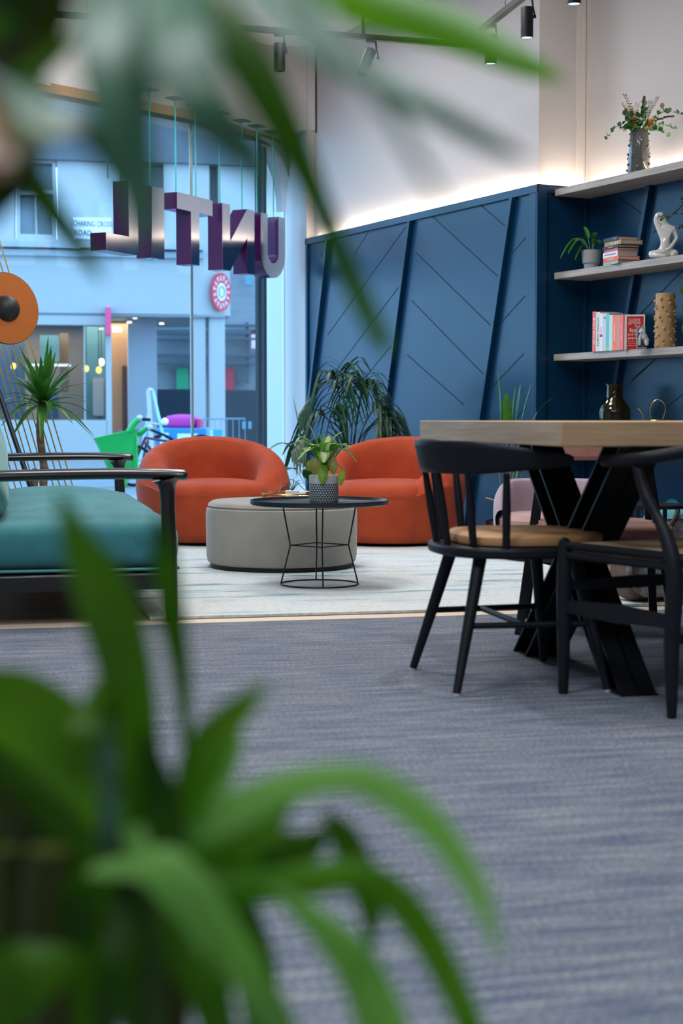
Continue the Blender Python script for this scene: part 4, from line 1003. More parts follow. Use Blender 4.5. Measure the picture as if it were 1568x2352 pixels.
for i in range(nx+1):
    q = i/nx; x_ = hl-.01-(2*hl-.02)*q; hw = .245-.03*q
    rows.append([Vector((x_, hw*(1-2*j/nx), .418-.010*math.sin(math.pi*q)*math.sin(math.pi*j/nx))) for j in range(nx+1)])
mb = MB().grid(rows); mb.slab([(hl-.01, .245), (-hl+.01, .215), (-hl+.01, -.215), (hl-.01, -.245)], .395, .408)
part(t, 'woven_seat', mb, cord)
def flat(mb, a, b_, h_, th):
    a, b_ = Vector(a), Vector(b_); d = (b_-a).normalized(); n = Vector((-d.y, d.x, 0)).normalized()*th/2; z_ = Vector((0, 0, h_/2)); zt = Vector((0, 0, h_*.32))
    m_ = (a+b_)/2
    return mb.grid([[a-n-zt, a+n-zt, a+n+zt, a-n+zt], [m_-n-z_, m_+n-z_, m_+n+z_, m_-n+z_], [b_-n-zt, b_+n-zt, b_+n+zt, b_-n+zt]], closed_u=True)
part(t, 'stretcher', flat(MB(), (hl, .255, .245), (-hl, .225, .245), .05, .016), cblk); part(t, 'stretcher', flat(MB(), (hl, -.255, .245), (-hl, -.225, .245), .05, .016), cblk)
part(t, 'stretcher', flat(MB(), (hl, .255, .30), (hl, -.255, .30), .036, .016), cblk); part(t, 'stretcher', flat(MB(), (-hl, .225, .20), (-hl, -.225, .20), .036, .016), cblk)
# ---- far-side armchair: square splayed black legs, dusty pink pads ---
pink = fabric('dusty_pink_fabric', (.32, .15, .12), (.38, .19, .155), sc=300, st=.3)
p1, p2 = PZ(1191, 1457, 0), PZ(1549, 1462, 0)
fx_ = (p2-p1); fx_.z = 0; W_ = fx_.length; ax_ = fx_.normalized()
t = thing('padded_armchair', 'black framed armchair with dusty pink pads on the far side of the table', 'chair', (p1.x, p1.y, 0), math.atan2(ax_.y, ax_.x))
def bar(a, b_, w_=.03): 
    a, b_ = Vector(a), Vector(b_); d = (b_-a).normalized(); s_ = Vector((1, 0, 0))-d*d.x
    s_ = s_.normalized() if s_.length > .3 else Vector((0, 1, 0)); n = d.cross(s_)
    h_ = w_/2; c_ = [s_*h_+n*h_, -s_*h_+n*h_, -s_*h_-n*h_, s_*h_-n*h_]
    return MB().add([a+q for q in c_]+[b_+q for q in c_], [(3,2,1,0),(4,5,6,7),(0,1,5,4),(1,2,6,5),(2,3,7,6),(3,0,4,7)])
for sx_, s2 in ((0, 1), (W_, -1)):
    part(t, 'leg', bar((sx_, 0, 0), (sx_+s2*.085, .19, .62)), cblk, bevel=.002); part(t, 'leg', bar((sx_+s2*.03, .46, 0), (sx_+s2*.085, .22, .62)), cblk, bevel=.002)
    part(t, 'arm_bar', MB().box((sx_+s2*.085-.018, .10, .618), (sx_+s2*.085+.018, .40, .64)), cblk, bevel=.004)
part(t, 'cross_bar', MB().box((.05, .2, .30), (W_-.05, .235, .325)), cblk)
part(t, 'seat_pad', cushion(.05, W_-.0, .0, .46, .33, .385, .03, .012), pink)
part(t, 'seat_shell', MB().slab(ellipse(.24, .24, 40, 4, (W_/2+.01, .23)), .315, .332), cblk)
part(t, 'back_pad', MB().box((.10, .47, .60), (W_-.07, .51, .70)), pink, bevel=.018, seg=4)
for x_ in (.14, W_-.12): part(t, 'back_post', MB().tube([(x_, .46, .33), (x_, .50, .62)], .010, 8), cblk)
# ---- mauve low lounge chair by the shelf wall ----------------------
mauve = fabric('mauve_fabric', (.30, .225, .28), (.35, .27, .32), sc=300, st=.25)
ml = PZ(1262, 1300, 0.0); ml = Vector((PZ(1290, 1300, 0).x, PZ(1290, 1300, 0).y+.30, 0))
t = thing('lounge_chair', 'low mauve rounded lounge chair seen through the table legs', 'chair', (ml.x, ml.y, .012), math.radians(-25))
rows = []; n = 48
for i in range(n+1):
    th = -math.radians(125)+math.radians(250)*i/n; d = Vector((math.sin(th), math.cos(th), 0)); a = abs(th); s_ = max(0, (a-1.2)/1.0); h_ = .42-.16*min(1, s_)**1.5
    rows.append([d*r+Vector((0, 0, z_)) for r, z_ in [(.28, .03), (.31, .06), (.325, .2), (.325, h_-.04), (.315, h_-.01), (.29, h_), (.265, h_-.01), (.255, h_-.05), (.25, .2), (.22, .1)]])
part(t, 'shell', MB().grid(rows), mauve, sub=1)
part(t, 'seat', MB().lathe([(0, .03), (.27, .03), (.29, .06), (.295, .21), (.27, .24), (0, .25)], 40), fabric('rose_fabric', (.40, .23, .22), (.45, .27, .25), sc=300, st=.25))
part(t, 'base', MB().lathe([(0, 0), (.26, 0), (.26, .03), (0, .03)], 40), mat('base_black', (.01, .01, .012), .6))
# second small table frame and bags seen under the table on the right
bg_ = PZ(1512, 1392, .0)
t = thing('backpack', 'brown and grey rucksack on the rug behind the table', 'bag', (bg_.x-.02, bg_.y+.12, .012), math.radians(20))
brn = mat('bag_brown', (.10, .06, .05), .7, noise=((9, 9, 9), (.16, .10, .085), 3)); gry = mat('bag_grey', (.20, .21, .24), .5, noise=((14, 5, 30), (.07, .075, .085), 3))
part(t, 'bag_body', cushion(-.14, .12, -.09, .09, 0, .26, .07, .03), brn); part(t, 'front_pocket', cushion(-.10, .05, -.13, -.06, .02, .16, .04, .01), gry)
part(t, 'strap', MB().tube(sp([(-.1, -.09, .05), (-.16, -.12, .12), (-.13, -.10, .22), (-.05, -.05, .28)], 14), .012, 8), gry)
tb = P(1545, 1190, 8.75)
t = thing('tote_bag', 'turquoise and silver bag standing beyond the pink seat', 'bag', (tb.x-.06, tb.y-.25, 0), math.radians(10))
part(t, 'bag_body', cushion(-.15, .15, -.09, .09, 0, .27, .09, .05), mat('bag_teal', (.10, .42, .50), .5))
part(t, 'front_panel', cushion(-.10, .17, -.12, -.07, .02, .22, .05, .02), mat('bag_silver', (.30, .34, .42), .3, noise=((9, 9, 25), (.12, .14, .18), 3)))
part(t, 'strap', MB().tube(sp([(-.08, -.12, .04), (-.07, -.14, .16), (-.02, -.12, .24), (.0, -.08, .29)], 14), .014, 8), mat('bag_strap', (.03, .015, .015), .6))
cf = PZ(1440, 1302, 0)
t = thing('coffee_table', 'small black framed low table on the wood floor under the far chairs', 'table', (cf.x+.16, cf.y-.1, 0), math.radians(12))
part(t, 'frame', MB().box((-.2, -.015, .02), (.2, .015, .045)).box((-.2, .29, .02), (.2, .31, .045)), cblk)
for x_ in (-.14, .14):
    for y_ in (0, .3): part(t, 'leg', MB().tube([(x_, y_, 0), (x_, y_, .30)], .012, 8), cblk)
part(t, 'tabletop', MB().slab(ellipse(.18, .18, 36, 2, (.0, .15)), .30, .318), cblk)
# ======================= ceiling track, sign, street, foreground =======================
# ---- track lights ----
tzk = 2.93
k1, k2, k3 = PZ(-200, 15, tzk), PZ(1064, 108, tzk), PZ(1200, 0, tzk)
k3 = k2+(k3-k2)*2.6
trk = mat('track_black', (.006, .006, .008), .5, spec=.25)
t = thing('ceiling_track', 'black suspended lighting track with one corner, hung on thin wires', 'lighting track', (k2.x, k2.y, tzk))
for a, b_ in ((k1, k2), (k2, k3)):
    d = (b_-a).normalized(); n = Vector((-d.y, d.x, 0))*.017
    part(t, 'track_rail', MB().slab([(p.x, p.y) for p in (a-n, b_-n, b_+n, a+n)], tzk, tzk+.03), trk, world=True, smooth=False)
for x, y in [(652, 78), (976, 100), (200, 40), (1160, 30)]:
    a = k1 if x < 1064 else k2; p = PZ(x, y, tzk+.03)
    part(t, 'wire', MB().tube([p, (p.x, p.y, CZ)], .0018, 5), trk, world=True)
pc_ = PZ(833, 90, tzk+.03)
part(t, 'feed_tube', MB().tube([pc_, (pc_.x, pc_.y, CZ)], .012, 8), trk, world=True)
def spot(label, x, y, tilt, on, seg_, grp='track spotlights', power=0):
    a, b_ = seg_; p = PZ(x, y, tzk)
    # snap on the rail
    d = (b_-a).normalized(); q = a+d*((p-a).dot(d))
    t = thing('track_spotlight', label, 'spotlight', (q.x, q.y, tzk), 0, grp)
    part(t, 'adaptor', MB().box((-.03, -.014, -.014), (.03, .014, 0)).tube([(.026, 0, -.01), (.03, 0, -.055)], .005, 8), trk)
    Mr = Matrix.Translation((.0, 0, -.055)) @ Matrix.Rotation(tilt[0], 4, 'Y') @ Matrix.Rotation(tilt[1], 4, 'X')
    L = .155; r = .033
    body = MB().lathe([(0, .0), (r*.9, 0), (r, -.006), (r, -L), (r-.004, -L), (r-.004, -L+.02), (0, -L+.02)], 28, Mr)
    part(t, 'lamp_housing', body, trk)
    part(t, 'bracket', MB().tube([(.03, 0, -.05), (.042, 0, -.10)], .004, 6).box((.030, -.008, -.11), (.046, .008, -.095)), trk)
    if on: part(t, 'lamp_lens', MB().lathe([(0, -L+.008), (r-.005, -L+.008), (r-.005, -L+.004), (0, -L+.004)], 24, Mr), mat('lens_glow', (1, 1, 1), .5, emis=(.62, .80, 1), estr=3.2))
    part(t, 'lens_ring', MB().tube([Mr @ Vector((.0285*math.cos(q_), .0285*math.sin(q_), -L+.001)) for q_ in [2*math.pi*i/24 for i in range(24)]], .0025, 6, closed=True), mat('ring_grey', (.25, .3, .38), .3, metal=.6))
    if power:
        l = bpy.data.lights.new('spot_lamp', 'SPOT'); l.energy = power; l.spot_size = math.radians(70); l.spot_blend = .8; l.color = (.95, .97, 1); l.shadow_soft_size = .03
        o = bpy.data.objects.new('spot_lamp', l); C.objects.link(o); o.parent = t; o.matrix_local = Mr @ Matrix.Translation((0, 0, -L-.004))
spot('black cylinder spotlight tilted left, leftmost on the track', 436, 62, (.30, .1), False, (k1, k2))
spot('black cylinder spotlight hanging straight, second from the left on the track', 640, 78, (0, 0), False, (k1, k2))
spot('black cylinder spotlight tilted forward behind the green leaf, third on the track', 853, 92, (.38, -.2), False, (k1, k2))
spot('lit black spotlight nearest the track corner', 1128, 58, (0, 0), True, (k2, k3), power=28)
spot('lit black spotlight in front of the wall corner, just left of the beige column', 1212, -8, (0, 0), True, (k2, k3), power=28)
spot('lit black spotlight cut off by the top edge of the picture', 1310, -95, (0, 0), True, (k2, k3), power=28)
# added fill light panels, out of view (their lamps are set at the top)
for i, (lx, ly, sx_, sy_, pw) in enumerate(FILL_LIGHTS):
    t = thing('fill_light', 'added square fill light panel above the '+['sofa', 'orange armchairs', 'hanging letters', 'dining table', 'open carpet on the left', 'camera position'][i], 'ceiling light', (lx, ly, CZ-.005), 0, 'added fill light panels')
    h_ = sx_/2+.04
    part(t, 'frame', MB().box((-h_, -h_, -.03), (h_, -h_+.04, .004)).box((-h_, h_-.04, -.03), (h_, h_, .004)).box((-h_, -h_+.04, -.03), (-h_+.04, h_-.04, .004)).box((h_-.04, -h_+.04, -.03), (h_, h_-.04, .004)), mat('panel_frame', (.7, .7, .7), .5), smooth=False)
    part(t, 'diffuser', MB().box((-h_+.04, -h_+.04, -.004), (h_-.04, h_-.04, .002)), mat('diffuser_white', (.9, .9, .9), .5, emis=(1, .97, .95), estr=.4), smooth=False)
for (dx_, dy_, pw_) in [(.62, 4.75, 95), (2.0, 5.1, 60)]:
    t = thing('ceiling_downlight', 'black cylinder downlight on the ceiling over the '+('left end' if dx_ < 1 else 'middle')+' of the dining table', 'downlight', (dx_, dy_, CZ), 0, 'downlights over the dining table')
    part(t, 'housing', MB().lathe([(0, -.12), (.035, -.12), (.035, -.14), (.04, -.14), (.04, 0), (0, 0)], 24), trk)
    l = bpy.data.lights.new('downlight_lamp', 'SPOT'); l.energy = pw_; l.spot_size = math.radians(75); l.spot_blend = .6; l.color = (1, .95, .9); l.shadow_soft_size = .035
    o = bpy.data.objects.new('downlight_lamp', l); C.objects.link(o); o.parent = t; o.location = (0, 0, -.15)
# ---- hanging sign letters ----
SD = Vector((.434, .90, 0)).normalized(); SP0 = Vector((-.9, 11.56, 0)); SNI = Vector((SD.y, -SD.x, 0))   # into room
def sgn_s(x): k = (x-784)/F; return (k*SP0.y-SP0.x)/(SD.x-k*SD.y)
LZ0, LZ1 = 1.845, 2.33; LD = .125
facem = mat('letter_steel', (.72, .70, .72), .13, metal=1); sidem = mat('letter_side_purple', (.06, .004, .065), .25, metal=.2, coat=.5)
def letter(nm, x0, x1, polyf, rods, label):
    s0, s1 = sgn_s(x0), sgn_s(x1); W_ = s1-s0
    o = SP0+SD*s0
    t = thing('sign_letter', label, 'sign letter', (o.x, o.y, LZ0), math.atan2(SD.y, SD.x), 'hanging sign letters')
    # local x = along sign (SD), local y = left of it = away from room (since -y is into room)
    for poly in polyf(W_, LZ1-LZ0):
        mb = MB(); mb.prism(poly, 0, LD)
        n = len(poly); me = mb.mesh('letter_body'); o_ = link('letter_body', me, sidem, t, smooth=False, bevel=.0015, seg=1); me.materials.append(facem)
        me.polygons[0].material_index = 1; me.polygons[1].material_index = 1
    for rx in rods:
        r_x = sgn_s(rx)-s0
        rd_ = part(t, 'rod', MB().tube([(r_x, LD/2, LZ1-LZ0-.005), (r_x, LD/2, SZ-LZ0)], .0055, 8), mat('rod_teal', (.03, .42, .40), .12, coat=1))
        link('mount_plate', MB().box((r_x-.055, LD/2-.05, SZ-LZ0-.008), (r_x+.055, LD/2+.05, SZ-LZ0)).mesh('mp'), mat('plate_dark', (.06, .055, .05), .4), rd_, smooth=False)
def L_(W_, h_): w_ = .115; return [[(0, 0), (W_, 0), (W_, h_), (W_-w_, h_), (W_-w_, .115), (0, .115)]]
def I_(W_, h_): return [[(0, 0), (W_, 0), (W_, h_), (0, h_)]]
def T_(W_, h_): a = W_/2-.058; return [[(a, 0), (a+.116, 0), (a+.116, h_-.115), (W_, h_-.115), (W_, h_), (0, h_), (0, h_-.115), (a, h_-.115)]]
def N_(W_, h_): w_ = .115; return [[(0, 0), (w_, 0), (W_-w_, h_*.62), (W_-w_, 0), (W_, 0), (W_, h_), (W_-w_, h_), (w_, h_*.40), (w_, h_), (0, h_)][0:0] or [(0, 0), (w_*.95, 0), (W_-w_, h_*.60), (W_-w_, 0), (W_, 0), (W_, h_), (W_-w_*.95, h_), (w_, h_*.40), (w_, h_), (0, h_)]]
def Nm(W_, h_): # mirrored N (diagonal rises to the right)
    w_ = .115; return [[(0, 0), (w_, 0), (w_, 0.0), (W_-w_, h_*.55), (W_-w_, 0), (W_, 0), (W_, h_), (W_-w_, h_), (w_, h_*.45), (w_, h_), (0, h_)]]
def U_(W_, h_):
    w_ = .115; ro = W_/2*.98; pts = []
    out = [(0, h_)]+[(W_/2-W_/2*math.cos(a), .19-.19*math.sin(a)) for a in [math.pi*i/16 for i in range(17)]]+[(W_, h_)]
    inn = [(W_-w_, h_)]+[(W_/2+(W_/2-w_)*math.cos(a), .19-.075*math.sin(a)) for a in [math.pi*i/12 for i in range(13)]]+[(w_, h_)]
    return [out+inn]
letter('L', 248, 322, L_, [272, 306], 'steel faced hanging letter L, leftmost in the window')
letter('I', 352, 381, I_, [366], 'steel faced hanging letter I between the L and the T')
letter('T', 410, 491, T_, [425, 470], 'steel faced hanging letter T above the glass joint')
letter('N', 513, 586, Nm, [524, 574], 'steel faced hanging letter N, seen from behind')
letter('U', 600, 656, U_, [608, 645], 'steel faced hanging letter U, rightmost in the window')
# ---- street ----
struct('ground', MB().box((-40, 13.9, -.2), (40, 90, -.02)), mat('asphalt', (.13, .16, .19), .8, noise=((1, 1, 1), (.16, .19, .22), 4)))
struct('ground_pavement', MB().slab([(-9, 6.5), (K.x-.1, K.y+.25), (J.x-.12, J.y+.12), (E.x-.1, E.y+.25), (E.x+.8, 14.0), (8, 14.0), (8, 15.5), (-12, 15.5)], -.2, -.01), mat('paving', (.2, .22, .26), .8))
FO = P(260, 1100, 30.0); FO.z = 0
FD = Vector((.985, .172, 0)); FM = frame_mat(FO, FD); FN = Vector((-FD.y, FD.x, 0))
def fu(x, off=0.0):
    k = (x-784)/F; o = FO+FN*off; return (k*o.y-o.x)/(FD.x-k*FD.y)
def fz(x, y, off=0.0): return plane_hit(x, y, FO+FN*off, FN).z
wh = mat('render_white', (.36, .37, .375), .7, bump=(3, .1)); slate = mat('upper_slate', (.075, .09, .11), .7)
def fbox(mb, x0, x1, y0, y1, d0, d1, ref=None):
    """box on the facade spanning picture cols x0..x1, rows y0(top)..y1, depth d0..d1 (negative = towards us)"""
    xm = (x0+x1)/2 if ref is None else ref
    return mb.box((fu(x0, d0), d0, fz(xm, y1, d0)), (fu(x1, d0), d1, fz(xm, y0, d0)), FM)
area('shop_fill_lamp', tuple(FO+FD*(-2.2)+FN*1.6+Vector((0, 0, 2.62))), (0, 0, math.atan2(FD.y, FD.x)), 6, 1.6, 330, (1, .80, .62))  # unseen area lamp added to brighten the shop interior
bt = thing('shop_building', 'white rendered corner shop building across the street with a red round sign', 'building', FO, math.atan2(FD.y, FD.x))
fw = MB(); Z1 = fz(260, 585); Z0 = fz(260, 720); ZT = fz(260, 366)
xr = fu(470)
fascia = [(fu(-400), -.0)]+[(fu(430), 0)]+[(fu(430)+.9*math.sin(a), .55-.55*math.cos(a)) for a in [math.pi/2*i/8 for i in range(1, 9)]]+[(fu(430)+.9, 3.5), (fu(-400), 3.5)]
part(bt, 'fascia', MB().slab(fascia, Z0, Z1, FM), wh, world=True, smooth=False)
up = MB(); ub = [(fu(-400), .35), (fu(600), .35), (fu(600), 3.5), (fu(-400), 3.5)]
# upper floor wall with window openings: piers between windows
for x0, x1 in [(-400, -120), (-40, 40), (138, 282), (380, 412), (412, 484), (505, 596)]: fbox(up, x0, x1, 340, 590, .35, 1.2)
for x0, x1 in [(-120, -40), (40, 138)]: fbox(up, x0, x1, 548, 590, .35, 1.2)
part(bt, 'upper_wall', up, wh, world=True, smooth=False)
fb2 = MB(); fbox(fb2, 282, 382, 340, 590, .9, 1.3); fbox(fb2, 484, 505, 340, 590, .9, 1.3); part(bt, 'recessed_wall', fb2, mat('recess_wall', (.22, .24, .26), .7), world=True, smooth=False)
fbox(uw := MB(), -400, 640, -200, 366, .2, 1.2); part(bt, 'upper_storey', uw, slate, world=True, smooth=False)
ml_ = MB(); fbox(ml_, -400, 470, 555, 566, -.25, .4); fbox(ml_, -400, 470, 572, 586, -.12, .4); part(bt, 'cornice', ml_, mat('stone_trim', (.30, .33, .36), .7), world=True, smooth=False)
gw = mat('dusk_glass', (.10, .15, .19), .15)
for x0, x1 in [(-118, -42), (44, 136)]:
    f = MB(); fbox(f, x0, x0+9, 372, 548, .38, .55); fbox(f, x1-9, x1, 372, 548, .38, .55); fbox(f, x0, x1, 538, 548, .36, .55); fbox(f, x0, x1, 437, 446, .4, .55); fbox(f, x0, x1, 366, 374, .38, .55); fbox(f, (x0+x1)/2-2, (x0+x1)/2+2, 446, 540, .43, .55)
    w_ = part(bt, 'sash_window', f, wh, world=True, smooth=False); o_ = link('pane', MB().add(*(lambda m: (m.v, m.f))(fbox(MB(), x0+5, x1-5, 370, 545, .6, .62)), M=inv(bt)).mesh('pane'), gw, w_, smooth=False)
# ground floor: columns, stall riser, shop window, interior
lowm = MB(); fbox(lowm, -400, 247, 965, 1047, .0, .5); part(bt, 'stall_riser', lowm, wh, world=True, smooth=False)
sh = MB(); fbox(sh, -400, 247, 1040, 1052, -.1, .02); part(bt, 'plinth', sh, mat('plinth_blue', (.17, .21, .27), .7), world=True, smooth=False)
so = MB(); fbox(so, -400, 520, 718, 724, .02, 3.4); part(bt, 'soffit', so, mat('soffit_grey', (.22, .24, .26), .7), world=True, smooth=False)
inter = mat('shop_interior', (.24, .20, .19), .8)
iw = MB(); fbox(iw, -400, 290, 722, 1050, 3.0, 3.2); part(bt, 'shop_back_wall', iw, inter, world=True, smooth=False)
st_ = MB(); fbox(st_, 245, 258, 722, 1047, .0, .12); fbox(st_, 195, 198, 745, 965, .05, .12); fbox(st_, -60, -56, 745, 965, .05, .12); fbox(st_, 40, 247, 722, 746, .02, .3); part(bt, 'window_frame', st_, wh, world=True, smooth=False)
sg = MB(); fbox(sg, -400, 247, 745, 966, .07, .09); part(bt, 'shop_pane', sg, glassmat('street_glass', (.72, .80, .84)), world=True, smooth=False)
dd = MB(); fbox(dd, 258, 296, 740, 985, 1.5, 1.6); part(bt, 'shop_door', dd, mat('door_tan', (.36, .19, .09), .6), world=True, smooth=False)
dd = MB(); fbox(dd, 282, 297, 840, 1030, 1.3, 1.4); part(bt, 'door_leaf', dd, mat('door_brown', (.08, .04, .035), .6), world=True, smooth=False)
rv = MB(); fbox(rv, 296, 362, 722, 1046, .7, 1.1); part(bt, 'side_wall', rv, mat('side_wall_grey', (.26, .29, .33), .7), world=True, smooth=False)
for x0, x1 in [(441, 474), (481, 518)]:
    w_ = fu(x1, .1)-fu(x0, .1); part(bt, 'column', MB().box((fu(x0, .1), .1, 0), (fu(x1, .1), .1+w_, Z0), FM), wh, world=True, smooth=False, bevel=.03)
tnm = mat('interior_teal', (.10, .22, .24), .5); bw = mat('interior_brown', (.17, .10, .06), .7); cw_ = mat('interior_cream', (.42, .38, .34), .7)
for x0, x1, y0, y1, mm, d0 in [(196, 243, 750, 962, tnm, 1.9), (140, 160, 765, 900, bw, 2.0), (95, 138, 770, 830, tnm, 1.6), (110, 136, 900, 963, mat('counter_navy', (.03, .08, .14), .6), 1.4), (215, 240, 868, 955, cw_, 1.6), (0, 60, 780, 963, mat('interior_navy', (.05, .10, .18), .6), 1.6), (60, 92, 840, 963, cw_, 2.3)]:
    q = MB(); fbox(q, x0, x1, y0, y1, d0, d0+.3); part(bt, 'shop_fitting', q, mm, world=True, smooth=False)
# lamps inside the shop
def glow(x, y, r, mname, col, st_v, off, lab):
    p = plane_hit(x, y, FO+FN*off, FN); top_ = fz(x, 728, off)
    t = thing('pendant_light', lab, 'lamp', tuple(p), 0, 'lamps inside the shop opposite')
    part(t, 'bulb', MB().ball((0, 0, 0), (r, r, r*1.25), 12), mat(mname, col, .5, emis=col, estr=st_v))
    part(t, 'cord', MB().tube([(0, 0, r), (0, 0, max(.05, top_-p.z))], .008, 5), trk)
glow(198, 847, .052, 'bulb_amber', (1, .52, .08), 3.5, .6, 'amber bulb in the shop opposite, left of the pair')
glow(227, 850, .056, 'bulb_amber', (1, .52, .08), 3.5, .6, 'amber bulb in the shop opposite, right of the pair')
glow(233, 832, .062, 'bulb_warm', (1, .85, .6), 3.5, 1.2, 'round white lamp just above the pair of amber bulbs')
glow(31, 841, .05, 'bulb_amber', (1, .52, .08), 3.5, .6, 'amber bulb behind the brass wires in the shop opposite')
for i, (x, y) in enumerate([(232, 757), (313, 724), (310, 732), (297, 742), (371, 745)]):
    p = plane_hit(x, y, FO+FN*.5, FN)
    o_ = solo('downlight', ['small warm downlight above the shop window next to the pink sign', 'tiny soffit downlight, topmost of the three near the shop door', 'tiny soffit downlight in the middle of the three near the shop door', 'soffit downlight, lowest and leftmost of the three near the shop door', 'faint soffit downlight right of the shop door'][i], 'lamp', MB().lathe([(0, 0), (.045, 0), (.045, .03), (0, .03)], 12), mat('downlight_glow', (1, .85, .65), .5, emis=(1, .86, .68), estr=(2.2)), group='downlights under the shop soffit'); o_.location = p
q = MB(); fbox(q, 262, 282, 751, 762, 1.2, 1.25); solo('exit_light', 'small cyan illuminated sign inside the shop door', 'sign', q, mat('cyan_glow', (.2, .8, .9), .5, emis=(.25, .85, 1), estr=1.3), smooth=False)
q = MB(); fbox(q, 75, 165, 836, 841, 1.5, 1.56); solo('strip_light', 'pale horizontal strip light inside the shop opposite', 'lamp', q, mat('strip_glow', (1, .9, .85), .5, emis=(.9, .82, .8), estr=.8), smooth=False)
# projecting pink sign on a bracket
q0_ = MB(); fbox(q0_, 246, 258, 706, 768, -.5, -.05)
t = thing('projecting_sign', 'pink and red projecting sign on the shop front', 'sign', tuple(plane_hit(252, 768, FO-FN*.3, FN)))
part(t, 'sign_board', q0_, mat('sign_pink', (.75, .06, .20), .4), world=True, smooth=False)
q0_ = MB(); fbox(q0_, 248, 256, 700, 707, -.5, .05); part(t, 'bracket', q0_, mat('sign_bracket', (.6, .3, .4), .5), world=True, smooth=False)
# round red logo sign on the corner
lg = plane_hit(505, 671, FO-FN*.0+FN*.1, FN)
ln = Vector((.66, -.75, 0)).normalized(); lx_ = Vector((-ln.y*-1, ln.x*1, 0)); lx_ = Vector((0, 0, 1)).cross(ln)
ML = Matrix(((lx_.x, 0, -ln.x*-1, 0), (lx_.y, 0, ln.y, 0), (0, 1, 0, 0), (0, 0, 0, 1)))
ML = Matrix(((lx_.x, 0, ln.x, 0), (lx_.y, 0, ln.y, 0), (0, 1, 0, 0), (0, 0, 0, 1)))
t = thing('round_sign', 'round red and white shop sign on the corner of the white fascia', 'sign', tuple(lg))
RS = .37; SQ = Matrix.Diagonal((.62, 1, 1, 1))
part(t, 'disc', MB().lathe([(0, 0), (RS, 0), (RS, .05), (0, .05)], 48, ML @ SQ), mat('logo_red', (.62, .03, .06), .4))
part(t, 'centre', MB().lathe([(0, .05), (RS*.46, .05), (RS*.46, .056), (0, .056)], 40, ML @ SQ), mat('logo_white', (.75, .78, .80), .5))
part(t, 'inner_ring', MB().tube([ML @ SQ @ Vector((RS*.28*math.cos(a), RS*.28*math.sin(a), .058)) for a in [2*math.pi*i/28 for i in range(28)]], .012, 5, closed=True), mat('logo_dark', (.03, .10, .08), .5))
lt = MB()
for i in range(15):
    a = 2*math.pi*i/15; Mq = ML @ SQ @ Matrix.Rotation(a, 4, 'Z') @ Matrix.Translation((RS*.73, 0, .053))
    lt.box((-.045, -.012, -.002), (.045, .012, .003), Mq)
    if i % 2: lt.box((.02, -.035, -.002), (.042, .035, .003), Mq)
    else: lt.box((-.045, -.03, -.002), (-.022, .03, .003), Mq)
part(t, 'ring_lettering', lt, mat('logo_white', (.75, .78, .80), .5), smooth=False)
# street name plaque
p_ = plane_hit(212, 525, FO+FN*.34, FN)
t = thing('street_sign', 'white street name plate reading Charing Cross Road on the facade', 'sign', tuple(p_), math.atan2(FD.y, FD.x))
hw = (fu(256)-fu(166))/2
part(t, 'plate', MB().box((-hw, -.03, -.21), (hw, 0, .20)), mat('plate_white', (.72, .76, .80), .5), smooth=False)
for s_, sz, xx, zz, cc_ in [('CHARING CROSS', .155, 0, .08, (.04, .05, .08)), ('ROAD', .155, -.19, -.10, (.04, .05, .08)), ('WC2', .11, .24, -.11, (.6, .05, .12))]:
    me = textmesh(s_, sz, frame_mat((xx, -.033, zz), (1, 0, 0), (0, 0, 1), (0, -1, 0)), .002, squash=.62 if len(s_) > 5 else .8, bold=.002); link('lettering', me, mat('ink_sign_%d' % int(cc_[0]*100), cc_, .5), t, smooth=False)
# alley behind, to the right
at = thing('alley_building', 'pale brick alley building with ducts beyond the corner columns', 'building', P(480, 1050, 39)*1.0); at.location.z = 0
AO = P(480, 1050, 39.0); AO.z = 0
def ap(x, y, d=0): r = ray(x, y); tt_ = (39.0-d)/r.y; return Vector((0, 0, H))+r*tt_
def abox(mb, x0, x1, y0, y1, d0=0, d1=.3):
    a = ap(x0, y0, d0); b_ = ap(x1, y1, d0); return mb.box((a.x, 39-d0, b_.z), (b_.x, 39-d0+d1, a.z))
part(at, 'wall', abox(MB(), 330, 760, 200, 1038), mat('alley_white', (.27, .30, .34), .8, noise=((1, 1, 6), (.22, .25, .29), 3)), world=True, smooth=False)
dk2 = mat('duct_grey', (.06, .09, .12), .6)
mb = MB()
for (y0, y1) in [(745, 750), (757, 768), (776, 781), (812, 819), (832, 836)]: abox(mb, 340, 600, y0, y1, .5, .3)
part(at, 'duct', mb, dk2, world=True, smooth=False)
part(at, 'pipe', abox(abox(MB(), 563, 570, 740, 880, .4, .2), 548, 553, 860, 880, .4, .2), dk2, world=True, smooth=False)
part(at, 'green_door', abox(MB(), 405, 432, 845, 897, .3, .2), mat('alley_green', (.03, .32, .16), .6), world=True, smooth=False)
part(at, 'red_door', abox(MB(), 517, 537, 845, 897, .3, .2), mat('alley_red', (.52, .03, .07), .6), world=True, smooth=False)
part(at, 'hoarding', abox(abox(MB(), 358, 440, 894, 1036, 1.0, .1), 512, 600, 896, 1036, 1.0, .1), mat('hoarding_navy', (.004, .018, .032), .6), world=True, smooth=False)
part(at, 'notice', abox(abox(MB(), 556, 564, 968, 985, 1.1, .05), 570, 577, 968, 985, 1.1, .05), mat('notice_blue', (.15, .35, .5), .6), world=True, smooth=False)
part(at, 'signboard', abox(MB(), 563, 580, 625, 655, .4, .2), mat('alley_sign', (.12, .32, .42), .6), world=True, smooth=False)
part(at, 'lamp', abox(MB(), 577, 592, 758, 800, .5, .2), mat('alley_pink', (.65, .5, .62), .5, emis=(.8, .5, .6), estr=.25), world=True, smooth=False)
